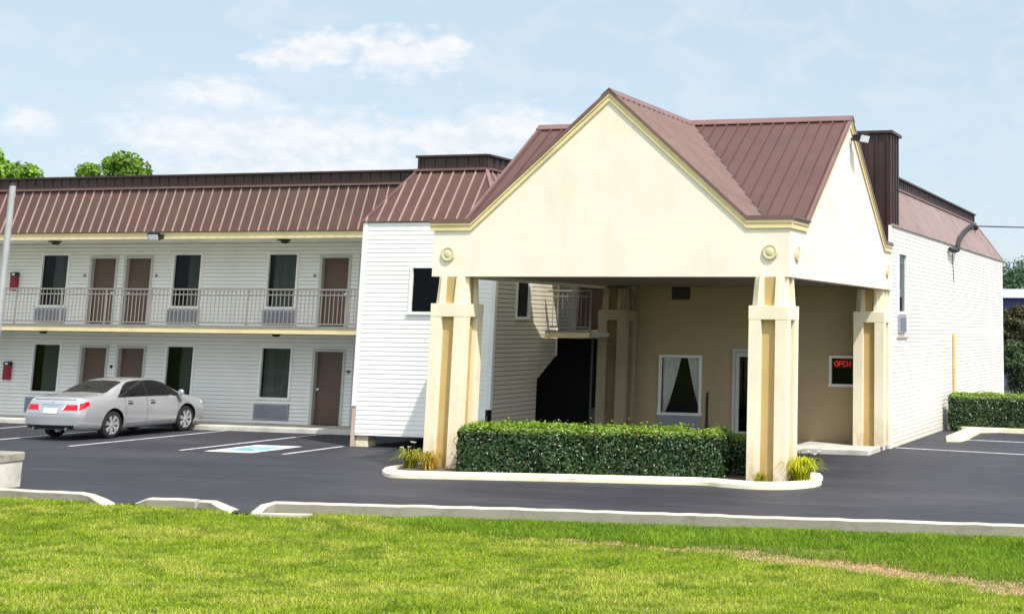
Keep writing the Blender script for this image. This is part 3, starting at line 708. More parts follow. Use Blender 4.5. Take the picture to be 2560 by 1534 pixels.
for i in range(8): m_.prism([(1.8, LY-.01, 3.64+i*.065), (2.34, LY-.01, 3.64+i*.065), (2.34, LY+.03, 3.69+i*.065), (1.8, LY+.03, 3.69+i*.065)], (0, .006, .004))
m_.build('louvre', 'door', vo)
dl = MB(); dl.box(3.63, 3.72, LY+.0, LY+.05, .12, 2.29); dl.box(3.98, 4.09, LY+.0, LY+.05, .12, 2.29); dl.box(4.40, 4.49, LY, LY+.05, .12, 2.29); dl.box(3.72, 3.98, LY, LY+.05, 2.18, 2.29); dl.box(4.09, 4.40, LY, LY+.05, 2.18, 2.29); dl.box(3.72, 3.98, LY, LY+.05, .12, .30); dl.box(4.09, 4.40, LY, LY+.05, .12, .30)
do = dl.build('entrance_door', 'frame_grey', BLD); m_ = MB(); m_.face([(3.72, LY+.03, .3), (4.4, LY+.03, .3), (4.4, LY+.03, 2.18), (3.72, LY+.03, 2.18)]); m_.build('pane', 'glass', do)
m_ = MB(); m_.box(3.54, 3.62, LY-.03, LY+.06, .115, 2.38); m_.box(4.5, 4.58, LY-.03, LY+.06, .115, 2.38); m_.box(3.62, 4.5, LY-.03, LY+.06, 2.30, 2.38); m_.build('door_frame', 'frame_grey', do)
window(6.13, 7.26, 1.48, 2.25, LY, None, fw=.065)
LYE = 28.88
m_ = MB(); siding(m_, lambda u, z: (LX, u, z), (1, 0, 0), LY+.02, LYE, .0, 5.54, [(10.12, 11.05, 3.38, 4.86)], lap=.010); m_.build('wall', 'siding_side', BLD)
for ya, yb in ((LY-.012, LY+.09), (LYE-.09, LYE+.02)): m_ = MB(); m_.box(LX-.06, LX+.03, ya, yb, 0, 5.54); m_.build('corner_trim', 'trim', BLD)
m_ = MB(); m_.box(1, LX-.01, LYE-.08, LYE, 0, 5.5); m_.build('rear_wall', 'siding_side', BLD)
m_ = MB(); m_.box(LX-.06, LX+.035, 10.05, 10.12, 3.31, 4.92); m_.box(LX-.06, LX+.035, 11.05, 11.12, 3.31, 4.92); m_.box(LX-.06, LX+.05, 10.12, 11.05, 3.31, 3.38); m_.box(LX-.06, LX+.035, 10.12, 11.05, 4.86, 4.92)
wo = m_.build('window', 'trim', BLD); m_ = MB(); m_.face([(LX-.03, 10.12, 3.38), (LX-.03, 11.05, 3.38), (LX-.03, 11.05, 4.86), (LX-.03, 10.12, 4.86)]); m_.build('pane', 'glass', wo)
m_ = MB(); m_.box(LX-.02, LX+.07, 10.02, 10.85, 2.83, 3.26); ao = m_.build('air_conditioner', 'ac', BLD, bevel=.01)
m_ = MB()
for i in range(9): m_.box(LX+.071, LX+.078, 10.07, 10.80, 2.88+i*.04, 2.90+i*.04)
m_.build('grille', 'ac_dark', ao)
m_ = MB(); m_.box(LX-.02, LX+.05, 9.9, 11.2, 2.70, 2.74); m_.build('wall_ledge', 'post', BLD)
m_ = MB(); m_.tube([(LX+.06, 18.0, .2), (LX+.06, 18.0, 2.80)], .045, 8); m_.build('conduit_pipe', 'conduit', BLD, smooth=True)
r2 = .88
mansard((LX+.05, LY+.1, 5.545), (LX+.05, LYE+.05, 5.545), (LX-r2, LY+.1, 6.90), (LX-r2, LYE-r2, 6.90), None, .30, ribs='roof_side', base='roof_side')
mansard((LX+.05, LYE+.05, 5.545), (1, LYE+.05, 5.545), (LX-r2, LYE-r2, 6.90), (1, LYE-r2, 6.90), None, .30, ribs='roof_side', base='roof_side')
m_ = MB(); m_.bar((LX+.05, LYE+.05, 5.55), (LX-r2, LYE-r2, 6.92), .09, .05); m_.build('hip_trim', 'roof_trim', BLD)
m_ = MB(); m_.face([(1, LY+.1, 6.92), (LX-r2, LY+.1, 6.92), (LX-r2, LYE-r2, 6.92), (1, LYE-r2, 6.92)]); m_.build('flat_roof', 'flatroof', BLD)
# tall dark metal screen behind the canopy
m_ = MB(); m_.box(3.2, LX+.02, LY+.02, 10.12, 5.52, 7.90); m_.box(3.2, LX-.02, LY-.008, LY+.018, 4.90, 5.52)
x = 3.3
while x < LX: m_.box(x-.02, x+.02, LY-.035, LY+.02, 4.92, 7.88); x += .29
for y in (9.35, 9.65, 9.95): m_.box(LX+.02, LX+.05, y-.02, y+.02, 5.58, 7.88)
m_.build('metal_screen', 'roof_dark', BLD)
m_ = MB(); m_.box(3.15, LX+.09, LY-.06, 10.2, 7.90, 7.98); m_.build('screen_coping', 'roof_dark', BLD, bevel=.01)

# ------------------------------------------------------------------ entrance canopy
CAN = thing('entrance_canopy', 'cream stucco drive-through canopy with cross-gabled brown metal roof on four columns', 'canopy', (3.87, 4.6, 0))
W, D, ZB, ZT, ZE, ZR = 7.74, 9.09, 3.90, 4.86, 5.0, 7.62
XL, XM, XH = .86, 3.87, 6.88; Y0, YM, Y1 = 1.18, 4.73, 8.28
TH = .26
m_ = MB(); m_.prism([(0, 0, ZB), (W, 0, ZB), (W, 0, ZE-.02), (XH, 0, ZE-.02), (XM, 0, ZR-.06), (XL, 0, ZE-.02), (0, 0, ZE-.02)], (0, TH, 0))
m_.prism([(W, TH, ZB), (W, D, ZB), (W, D, ZE-.02), (W, Y1, ZE-.02), (W, YM, ZR-.06), (W, Y0, ZE-.02), (W, TH, ZE-.02)], (-TH, 0, 0))
m_.prism([(0, TH, ZB), (0, YM, ZB), (0, YM, ZR-.06), (0, Y0, ZE-.02), (0, TH, ZE-.02)], (TH, 0, 0))  # rear left part omitted out of view so sun reaches the tower wall
m_.box(0, TH, YM, D, ZB, 4.06)
m_.build('fascia_wall', 'stucco', CAN)
M['ceiling'] = mat('beige_ceiling_board', (.24, .19, .135), .8, 1.5, .08, dirt=((.2, .15, .1), .8, .5, (1, 1, 1)))
m_ = MB(); m_.box(TH, W-TH, TH, D, ZB+.06, ZB+.10); m_.build('ceiling', 'ceiling', CAN)
m_ = MB()
m_.face([(1.6, YM, ZE-.03), (W-.02, YM, ZE-.03), (W-.02, D, ZE-.03), (1.6, D, ZE-.03)]); m_.face([(.02, .02, ZE-.03), (W-.02, .02, ZE-.03), (W-.02, YM, ZE-.03), (.02, YM, ZE-.03)])
m_.face([(1.6, YM, 4.04), (1.6, D, 4.04), (1.6, D, ZE), (1.6, Y1, ZE), (1.6, YM, ZR)])
m_.face([(.02, YM-.01, 4.04), (.02, YM-.01, ZR), (1.6, YM-.01, ZR), (1.6, YM-.01, 4.04)])
m_.build('roof_deck', 'roof_dark', CAN)
OV = .05
def rplane(poly, a, d, st=None, ribs='rib_dark'):
    s_ = MB(); sheet(s_, poly, a, d, .285, rw=.045, rh=.042, thick=.055, start=st); return s_.build('roof', ['roof', ribs], CAN)
q = Vector((XM-XL, 0, ZR+.06-ZE)); s1 = (ZR-ZE)/(XM-XL); s2 = (ZR-ZE)/(YM-Y0)
zr = ZR+.05; ze = ZE+.05
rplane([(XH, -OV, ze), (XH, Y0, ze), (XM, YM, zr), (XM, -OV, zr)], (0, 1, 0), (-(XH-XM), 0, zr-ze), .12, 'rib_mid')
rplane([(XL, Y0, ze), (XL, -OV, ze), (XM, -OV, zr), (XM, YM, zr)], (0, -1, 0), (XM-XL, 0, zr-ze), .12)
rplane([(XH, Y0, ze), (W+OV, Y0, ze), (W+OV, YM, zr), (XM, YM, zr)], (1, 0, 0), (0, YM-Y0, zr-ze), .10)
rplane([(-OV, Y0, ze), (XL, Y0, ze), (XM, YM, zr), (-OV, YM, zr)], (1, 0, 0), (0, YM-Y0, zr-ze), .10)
rplane([(W+OV, Y1, ze), (1.6, Y1, ze), (1.6, YM, zr), (W+OV, YM, zr)], (-1, 0, 0), (0, YM-Y1, zr-ze), .10)  # rear slope stops short on the left, shaped to open a sun path
# eave metal along the short flat returns and drip edges up the rakes
def band(path, lo, hi, plane, dist, name, material):
    """strip between two offset polylines in a vertical plane; plane 'f' front (y), 'r' right (x), 'l' left"""
    m = MB()
    for (a, b), (c, d) in zip(zip(path, path[1:]), zip(path[1:], path[2:]+[None])) if False else []: pass
    for (u0, z0), (u1, z1) in zip(path, path[1:]):
        if plane == 'f': p = [(u0, 0, z0+lo), (u1, 0, z1+lo), (u1, 0, z1+hi), (u0, 0, z0+hi)]; v = (0, -dist, 0)
        elif plane == 'r': p = [(W, u0, z0+lo), (W, u1, z1+lo), (W, u1, z1+hi), (W, u0, z0+hi)]; v = (dist, 0, 0)
        else: p = [(0, u0, z0+lo), (0, u1, z1+lo), (0, u1, z1+hi), (0, u0, z0+hi)]; v = (-dist, 0, 0)
        m.prism(p, v)
    return m.build(name, material, CAN)
pf = [(-.075, ZE), (XL, ZE), (XM, ZR), (XH, ZE), (W+.075, ZE)]
pr = [(.002, ZE), (Y0, ZE), (YM, ZR), (Y1, ZE), (D, ZE)]
pl_ = [(.002, ZE), (Y0, ZE), (YM, ZR)]
for path, pn_ in ((pf, 'f'), (pr, 'r'), (pl_, 'l')):
    band(path, -.16, -.052, pn_, .035, 'trim_band', 'yellow'); band(path, -.05, .0, pn_, .055, 'trim_lip', 'yellow')
    pth = path if pn_ != 'f' else [(-.10, ZE)]+path[1:-1]+[(W+.10, ZE)]
    band(pth, .002, .085, pn_, OV+.02, 'drip_edge', 'roof_trim')
m_ = MB(); m_.box(-.09, XL, .0, Y0+.1, ZE+.03, ZE+.06); m_.box(XH, W+.09, .0, Y0+.1, ZE+.03, ZE+.06); m_.build('corner_roof', 'roof', CAN)
def ridge(a, b, side):
    a, b = Vector(a), Vector(b); s_ = Vector(side); m = MB()
    for sg in (-1, 1):
        e = Vector((s_.x*sg, s_.y*sg, 0)); slope = -(s1 if abs(s_.x) > 0 else s2)*.17
        p = [a, b, b+e*.17+Vector((0, 0, slope)), a+e*.17+Vector((0, 0, slope))]
        m.prism(p, (0, 0, .022))
    return m.build('ridge_cap', 'roof_trim', CAN)
ridge((XM, -OV-.03, zr+.035), (XM, YM, zr+.035), (1, 0, 0)); ridge((-OV-.03, YM, zr+.04), (W+OV+.03, YM, zr+.04), (0, 1, 0))
m_ = MB()
m_.bar((XH, Y0, ze+.02), (XM, YM, zr+.02), .10, .02); m_.bar((XL, Y0, ze+.02), (XM, YM, zr+.02), .10, .02); m_.build('valley_flashing', 'roof_dark', CAN)
# moulded discs
def disc(p, ax):
    m = MB(); m.lathe([(.165, 0), (.165, .025), (.145, .045), (.12, .045), (.10, .035), (.05, .05), (0, .055)], p, ax, 12); return m.build('medallion', 'yellow' if False else 'medal', CAN)
M['medal'] = mat('tan_moulded_disc', (.66, .58, .36), .8, 5, .08)
disc((.36, .001, 4.36), (0, -1, 0)); disc((7.36, .001, 4.38), (0, -1, 0)); disc((W-.001, .52, 4.37), (1, 0, 0)); disc((W-.001, 8.6, 4.36), (1, 0, 0))
def column(x0, y0, zb, front=True, cm='column', rm='recess'):
    s_ = .78; x1, y1 = x0+s_, y0+s_; L = .245; zc0, zc1 = 3.08, 3.345; zt = 3.895
    m = MB()
    for xa in (x0, x1-L):
        for ya in (y0, y1-L): m.box(xa, xa+L, ya, ya+L, zb, zc0)
    m.box(x0-.004, x1+.004, y0-.004, y1+.004, zc0, zc1)
    o = m.build('column', cm, CAN, bevel=.008)
    c = MB(); r = .10; c.box(x0+r, x1-r, y0+r, y1-r, zb, zc0); c.build('recess_panel', rm, o)
    n = MB(); k_ = .105; n.box(x0+k_, x1-k_, y0+k_, y1-k_, zc1, zt); n.build('neck', cm, o)
    n = MB(); k2 = .29
    n.box(x0+k2, x1-k2, y0+k_-.012, y0+k_, zc1, zt); n.box(x1-k_, x1-k_+.012, y0+k2, y1-k2, zc1, zt); n.build('neck_panel', rm, o)
    xc, yc = (x0+x1)/2, (y0+y1)/2; h = s_/2
    for ax in range(4):
        for off in (-.17, .17):
            f = MB(); ct, st = [(1, 0), (0, 1), (-1, 0), (0, -1)][ax]
            def T(a, b, z): return (xc+a*ct-b*st, yc+a*st+b*ct, z)
            zt2 = zt+.085 if (front and ax == 3) else zt
            dtop = h-.055; wb, wt = .105, .06
            lo_ = [T(h-k_-.02, off-wb/2, zc1), T(h-.02, off-wb/2, zc1), T(h-.02, off+wb/2, zc1), T(h-k_-.02, off+wb/2, zc1)]
            hi_ = [T(h-k_-.02, off-wt/2, zt2), T(dtop, off-wt/2, zt2), T(dtop, off+wt/2, zt2), T(h-k_-.02, off+wt/2, zt2)]
            f.face(lo_[::-1]); f.face(hi_)
            for e in range(4): f.face([lo_[e], lo_[(e+1) % 4], hi_[(e+1) % 4], hi_[e]])
            f.build('fin', cm, o)
    return o
column(.10, -.13, .07); column(6.985, -.13, .07); column(.10, 8.24, .10, False, 'column_shade', 'recess_shade'); column(6.97, 8.24, .10, False)

# ------------------------------------------------------------------ fittings on the walls
# neon sign behind the office window
ns = thing('open_sign', 'red neon sign reading OPEN in the small dark office window', 'neon sign', (6.5, LY+.09, 1.98))
def neon(pts, closed=False):
    m = MB(); m.tube(pts, .0085, 6, closed=closed); m.build('letter', 'neon', ns, smooth=True)
yy = LY+.08; hx, hz_, x = .095, .15, 6.255
zc = 2.045
neon([(x+.045+.045*math.cos(t), yy, zc+.062*math.sin(t)) for t in np.linspace(0, 6.283, 17)[:-1]], True)
x = 6.37; neon([(x, yy, zc-.062), (x, yy, zc+.062), (x+.05, yy, zc+.062), (x+.078, yy, zc+.055), (x+.082, yy, zc+.03), (x+.07, yy, zc+.008), (x+.045, yy, zc), (x, yy, zc)])
x = 6.475; neon([(x+.075, yy, zc+.062), (x, yy, zc+.062), (x, yy, zc), (x+.07, yy, zc), (x, yy, zc), (x, yy, zc-.062), (x+.075, yy, zc-.062)])
x = 6.58; neon([(x, yy, zc-.062), (x, yy, zc+.062), (x+.08, yy, zc-.062), (x+.08, yy, zc+.062)])
m_ = MB(); m_.box(6.21, 6.72, yy+.02, yy+.035, zc-.12, zc+.12); m_.build('backing_board', 'black', ns)
# floodlights
def flood(loc, rz, label):
    t = thing('floodlight', label, 'floodlight', loc, rz, 'floodlights')
    b_ = MB(); b_.prism([(-.19, -.05, -.10), (.19, -.05, -.10), (.19, -.12, .10), (-.19, -.12, .10)], (0, .07, .02)); b_.box(-.17, .17, .02, .14, -.06, .08); o = b_.build('housing', 'black', t, local=True, bevel=.01)
    b_ = MB(); b_.prism([(-.16, -.056, -.085), (.16, -.056, -.085), (.16, -.105, .06), (-.16, -.105, .06)], (0, -.012, -.004)); b_.build('lens', 'lens', t, local=True)
    b_ = MB(); b_.box(-.03, .03, .14, .30, -.03, .03); b_.build('bracket', 'black', t, local=True); return t
flood((-12.84, 6.93, 5.235), 0, 'black floodlight with pale lens on the balcony roof eave')
fl = flood((W+.27, 4.78, 7.20), R(68), 'black floodlight at the peak of the right canopy gable')
def dome(loc, label):
    t = thing('ceiling_light', label, 'ceiling light', loc, 0, 'dark ceiling lights over the walkways')
    b_ = MB(); b_.lathe([(.16, 0), (.16, -.03), (.12, -.05), (.09, -.10), (.0, -.12)], (0, 0, 0), (0, 0, 1), 14); b_.build('lamp_shade', 'black', t, smooth=True, local=True)
    b_ = MB(); b_.box(-.22, .06, -.05, .05, -.035, 0); b_.build('base_plate', 'black', t, local=True)
dome((-17.05, 7.8, 5.199), 'small dark lamp under the roof soffit above the left upper window')
dome((-9.25, 7.8, 5.199), 'small dark lamp under the roof soffit near the right upper window')
dome((-17.35, 8.0, 2.639), 'small dark lamp under the balcony above the left ground-floor window')
dome((-9.45, 8.0, 2.639), 'small dark lamp under the balcony above the right ground-floor window')
def cabinet(x, z, label):
    t = thing('fire_extinguisher_cabinet', label, 'extinguisher box', (x, YF-.02, z), 0, 'red extinguisher boxes')
    b_ = MB(); b_.box(-.115, .115, -.11, 0, 0, .42); b_.build('body', 'red', t, local=True, bevel=.012)
    b_ = MB(); b_.box(-.12, .12, -.115, 0, .422, .50); b_.prism([(-.12, 0, .5), (-.08, 0, .54), (.08, 0, .54), (.12, 0, .5)], (0, -.115, 0)); b_.build('hood', 'black', t, local=True)
    b_ = MB(); b_.box(-.05, .05, -.122, -.116, .445, .505); b_.build('label_plate', 'trim', t, local=True)
    b_ = MB(); b_.box(-.085, .085, -.117, -.1105, .06, .37); b_.build('door_panel', 'red', t, local=True)
cabinet(-19.52, 3.80, 'red fire extinguisher box on the upper balcony wall'); cabinet(-19.42, 1.14, 'red fire extinguisher box on the ground-floor wall left of the car')
# cigarette receptacle by the lobby window
t = thing('ash_receptacle', 'slim black smokers post with flared base beside the curtained lobby window', 'ash bin', (3.04, 8.6, .115))
b_ = MB(); b_.lathe([(.17, 0), (.17, .05), (.165, .16), (.135, .24), (.075, .30), (.05, .34), (.036, .55), (.034, 1.06), (.040, 1.08), (.040, 1.15), (.03, 1.17), (0, 1.18)], (0, 0, .0), (0, 0, 1), 20)
b_.build('body', 'black', t, local=True, smooth=True)
b_ = MB(); b_.lathe([(.024, 0), (.024, .012), (0, .014)], (0, -.036, 1.11), (0, -1, 0), 10); b_.build('opening', 'plate_grey', t, local=True)
# service mast cable and wires
pts = [(LX+.10, 17.2, 5.36), (LX+.16, 17.8, 5.36), (LX+.16, 18.3, 5.44), (LX+.10, 18.6, 5.58), (LX-.02, 19.63, 5.84), (LX-.28, 21.9, 6.18), (LX-.50, 24.3, 6.54), (LX-.60, 26.0, 6.74), (LX-.58, 26.5, 6.64)]
t = thing('service_cable', 'thick black sagging service cable over the brown roof edge of the right side wall', 'cable', pts[0])
def cat(pts, n=5):
    P = [Vector(p) for p in pts]; out = []
    for i in range(len(P)-1):
        p0, p1, p2, p3 = P[max(i-1, 0)], P[i], P[i+1], P[min(i+2, len(P)-1)]
        for j in range(n):
            u = j/n; out.append(.5*((2*p1)+(-p0+p2)*u+(2*p0-5*p1+4*p2-p3)*u*u+(-p0+3*p1-3*p2+p3)*u**3))
    out.append(P[-1]); return out
b_ = MB(); b_.tube(cat(pts), .075, 7); b_.build('cable', 'rope', t, smooth=True)
for p in ((LX-.04, 19.7, 5.86), (LX-.30, 22.0, 6.22)):
    b_ = MB(); b_.box(p[0]-.05, p[0]+.06, p[1]-.12, p[1]+.12, p[2]-.10, p[2]+.03); b_.build('clamp', 'black', t, bevel=.01)
b_ = MB(); b_.tube([(LX+.022, 18.0, 5.35), (LX+.022, 18.15, 4.85), (LX+.022, 18.3, 4.4)], .012, 5); b_.build('drop_wire', 'rope', t)
def wire(a, b, sag, label, r=.022):
    P = [Vector(a).lerp(Vector(b), i/16)-Vector((0, 0, sag*4*(i/16)*(1-i/16))) for i in range(17)]
    m = MB(); m.tube(P, r, 5); return tag(m.build('overhead_wire', 'rope', smooth=True), label, 'wire', 'overhead wires')
wire((7.0, 25.9, 6.70), (20.3, 34, 6.78), .0, 'dark overhead wire leaving the roof corner towards the right edge', .024)
wire((0, 60, 7.0), (30, 62, 6.9), .1, 'thin faint overhead wire above the distant trees', .018)

# ------------------------------------------------------------------ silver saloon car
CAR = thing('parked_car', 'silver four-door saloon seen from behind, parked facing the rooms', 'car', (-12.22, 4.22, 0), R(1.2))
ST = [  # y, then ring half-section points p0..p7 (x, z [, dy])
 (-1.06, [(0, .27, .03), (.60, .27, .03), (.73, .37, -.03), (.775, .60, -.03), (.715, .93, .06), (.62, .985, .09), (.38, 1.005, .075), (0, 1.012, .07)]),
 (-.93, [(0, .25), (.70, .25), (.82, .36), (.865, .62), (.785, .95), (.66, 1.02), (.40, 1.035), (0, 1.04)]),
 (-.55, [(0, .22), (.76, .22), (.885, .35), (.915, .63), (.825, .975), (.68, 1.055), (.42, 1.075), (0, 1.083)]),
 (-.15, [(0, .20), (.78, .20), (.90, .34), (.925, .63), (.835, .975), (.69, 1.085), (.44, 1.115), (0, 1.125)]),
 (.25, [(0, .20), (.78, .20), (.90, .34), (.92, .62), (.835, .970), (.645, 1.235), (.42, 1.265), (0, 1.278)]),
 (.65, [(0, .20), (.78, .20), (.895, .34), (.915, .60), (.84, .965), (.61, 1.365), (.40, 1.405), (0, 1.42)]),
 (1.1, [(0, .20), (.78, .20), (.895, .34), (.912, .59), (.84, .958), (.60, 1.405), (.40, 1.447), (0, 1.462)]),
 (1.6, [(0, .20), (.78, .20), (.895, .34), (.912, .59), (.84, .95), (.605, 1.392), (.40, 1.437), (0, 1.452)]),
 (2.0, [(0, .20), (.78, .20), (.895, .34), (.912, .59), (.838, .945), (.625, 1.305), (.42, 1.36), (0, 1.382)]),
 (2.4, [(0, .20), (.78, .20), (.895, .34), (.91, .59), (.832, .94), (.685, 1.13), (.47, 1.185), (0, 1.21)]),
 (2.75, [(0, .20), (.78, .20), (.90, .34), (.915, .60), (.82, .93), (.735, .985), (.50, 1.03), (0, 1.05)]),
 (3.15, [(0, .20), (.76, .20), (.88, .34), (.905, .60), (.79, .87), (.69, .92), (.45, .955), (0, .97)]),
 (3.5, [(0, .22), (.70, .22), (.84, .34), (.875, .57), (.755, .80), (.65, .855), (.42, .895), (0, .91)]),
 (3.72, [(0, .25, -.0), (.55, .25, -.0), (.68, .34, .02), (.73, .54, .03), (.64, .72, -.02), (.55, .77, -.05), (.36, .80, -.04), (0, .81, -.02)]),
]
SY = np.array([s[0] for s in ST]); SP = np.zeros((len(ST), 8, 3))
for i, (y, ps) in enumerate(ST):
    for j, p in enumerate(ps): SP[i, j] = (p[0], y+(p[2] if len(p) > 2 else 0), p[1])
def hermite(ts, vals, t):
    """monotone-ish cubic through vals at ts"""
    i = int(np.clip(np.searchsorted(ts, t)-1, 0, len(ts)-2)); h = ts[i+1]-ts[i]; u = (t-ts[i])/h
    def tg(k):
        if k == 0: return (vals[1]-vals[0])/(ts[1]-ts[0])
        if k == len(ts)-1: return (vals[-1]-vals[-2])/(ts[-1]-ts[-2])
        a = (vals[k]-vals[k-1])/(ts[k]-ts[k-1]); b = (vals[k+1]-vals[k])/(ts[k+1]-ts[k])
        return np.where(a*b > 0, 2*a*b/np.where(np.abs(a+b) < 1e-9, 1, a+b), 0)
    return (2*u**3-3*u*u+1)*vals[i]+(u**3-2*u*u+u)*h*tg(i)+(-2*u**3+3*u*u)*vals[i+1]+(u**3-u*u)*h*tg(i+1)
RT = np.arange(8.)
def ring(y):
    return np.array([hermite(SY, SP[:, j], y) for j in range(8)])
def surf(y, t, off=0, side=1):
    p = hermite(RT, ring(y), t)
    if off:
        e = .01; a = hermite(RT, ring(min(y+e, 3.71)), t)-hermite(RT, ring(max(y-e, -1.05)), t); b = hermite(RT, ring(y), min(t+.03, 7))-hermite(RT, ring(y), max(t-.03, 0))
        n = np.cross(b, a); n = n/(np.linalg.norm(n)+1e-9)
        if n[0]*1.0+n[2]*.5 < 0: n = -n
        p = p+n*off
    return (p[0]*side, p[1], p[2])
ys = np.unique(np.concatenate([np.linspace(-1.06, 3.72, 64), SY])); tsr = np.concatenate([[0, .5], np.linspace(1, 7, 34)])
bmv = []
for y in ys:
    rg = ring(y); half = [hermite(RT, rg, t) for t in tsr]
    bmv.append([(p[0], p[1], p[2]) for p in half]+[(-p[0], p[1], p[2]) for p in half[-2:0:-1]])
b_ = MB(); n = len(bmv[0])
for A, B in zip(bmv, bmv[1:]):
    for i in range(n): b_.face([A[i], A[(i+1) % n], B[(i+1) % n], B[i]])
nh = len(tsr)
def capface(rw, flip, bulge):
    cols = 12
    for i in range(nh-1):
        def P(k, c):
            a = Vector(rw[k]); bb = Vector((-a.x, a.y, a.z)); u = c/cols; q = a.lerp(bb, u)
            q.y += bulge*4*u*(1-u)*min(1, a.x*1.4); return q
        for c in range(cols):
            q = [P(i, c), P(i+1, c), P(i+1, c+1), P(i, c+1)]; b_.face(q if flip else q[::-1])
capface(bmv[0], True, -.07); capface(bmv[-1], False, .10)
body = b_.build('body', ['paint', 'black'], CAR, local=True)
bm = bmesh.new(); bm.from_mesh(body.data); bmesh.ops.remove_doubles(bm, verts=bm.verts, dist=1e-4)
bmesh.ops.dissolve_degenerate(bm, dist=1e-5, edges=bm.edges); bmesh.ops.recalc_face_normals(bm, faces=bm.faces); bm.to_mesh(body.data); bm.free()
WB = 2.775; WR = .335
cut = MB()
for y in (0, WB):
    for s_ in (-1, 1): cut.lathe([(0, 0), (.385, 0), (.385, .5), (0, .5)], (s_*.62, y, .36), (s_, 0, 0), 36)
cutter = cut.build('cutter', 'black')
bm = bmesh.new(); bm.from_mesh(cutter.data); bmesh.ops.recalc_face_normals(bm, faces=bm.faces); bm.to_mesh(cutter.data); bm.free()
md = body.modifiers.new('arches', 'BOOLEAN'); md.operation = 'DIFFERENCE'; md.solver = 'EXACT'; md.object = cutter
cutter.matrix_world = CAR.matrix_basis.copy(); cutter.matrix_basis = CAR.matrix_basis.copy()
bpy.context.view_layer.update()
dg = bpy.context.evaluated_depsgraph_get(); nm = bpy.data.meshes.new_from_object(body.evaluated_get(dg))
body.modifiers.clear(); body.data = nm; bpy.data.objects.remove(cutter)
nm.materials.clear(); nm.materials.append(M['paint']); nm.materials.append(M['black'])
for p in nm.polygons:
    c = p.center; inside = False
    for y in (0, WB):
        rr = math.hypot(c.y-y, c.z-.36)
        if (abs(rr-.385) < .02 and abs(c.x) > .58 and abs(p.normal.x) < .3) or (rr < .37 and abs(abs(c.x)-.62) < .01): inside = True
    p.material_index = 1 if (inside or c.z < .235) else 0
nm.polygons.foreach_set('use_smooth', [True]*len(nm.polygons)); nm.set_sharp_from_angle(angle=R(38))
def patch(name, material, yr, tf, off=.004, side=1, ny=24, nt=8, parent=CAR):
    m = MB(); rows = []
    for i in range(ny+1):
        y = yr[0]+(yr[1]-yr[0])*i/ny; t0, t1 = tf(y); rows.append([surf(y, t0+(t1-t0)*j/nt, off, side) for j in range(nt+1)])
    for A, B in zip(rows, rows[1:]):
        for j in range(nt):
            q = [A[j], A[j+1], B[j+1], B[j]]; m.face(q[::-1] if side > 0 else q)
    return m.build(name, material, parent, smooth=True, local=True)
def dlo(y, pad=0):
    a = min(1, max(0, (y-.20)/.55)); b = min(1, max(0, (2.62-y)/.5)); k = (a*(2-a))*(1 if b >= 1 else b*(2-b))
    return (4.10-pad, 4.10-pad+(.80+pad*2)*max(.03, k))
for s_ in (1, -1):
    ch = patch('window_trim', 'chrome', (.17, 2.63), lambda y: (4.065, min(4.95, dlo(y)[1]+.05)), .003, s_)
    for ya, yb in ((.22, .56), (.60, 1.19), (1.27, 2.58)):
        patch('side_window', 'carglass', (ya, yb), dlo, .008, s_)
    bp = patch('door_pillar', 'black', (1.19, 1.27), dlo, .009, s_, 3)
    bp = patch('door_pillar', 'black', (.56, .60), dlo, .009, s_, 2)
    for yd in (.42, 1.23, 2.42): patch('door_gap', 'seam', (yd, yd+.012), lambda y: (2.05, 4.05), .0025, s_, 1, 16)
    patch('door_gap', 'seam', (.42, 2.42), lambda y: (1.98, 2.03), .0025, s_, 16, 1)
    for yd in (.52, 1.36):
        h = MB(); p = Vector(surf(yd+.08, 3.72, .022, s_)); h.bar(p-Vector((0, .09, 0)), p+Vector((0, .09, -.004)), .03, .032); h.build('door_handle', 'paint', CAR, local=True, bevel=.008)
        patch('handle_recess', 'seam', (yd+.0, yd+.17), lambda y: (3.60, 3.84), .003, s_, 6, 3)
    h = MB(); p = Vector(surf(2.40, 4.12, 0, s_)); ctr = p+Vector((s_*.13, .02, .07))
    h.lathe([(0, -.06), (.06, -.055), (.085, -.02), (.08, .03), (.05, .07), (0, .085)], ctr, (0, 1, 0), 14); mo = h.build('wing_mirror', 'paint', CAR, smooth=True, local=True)
    h = MB(); h.bar(p+Vector((-s_*.03, .02, .0)), ctr, .05, .04); h.build('mirror_arm', 'black', mo, local=True)
    patch('headlight', 'tail_clear', (3.42, 3.66), lambda y: (3.55, 4.25), .004, s_, 6, 4)
for s_ in (1, -1):
    patch('rear_window', 'carglass', (-.12, .56), lambda y: (5.22 if y > -.0 else 5.22+(-.0-y)*1.5, 7), .006, s_, 20, 8)
    patch('windscreen', 'carglass', (1.98, 2.70), lambda y: (5.2, 7), .006, s_, 16, 8)
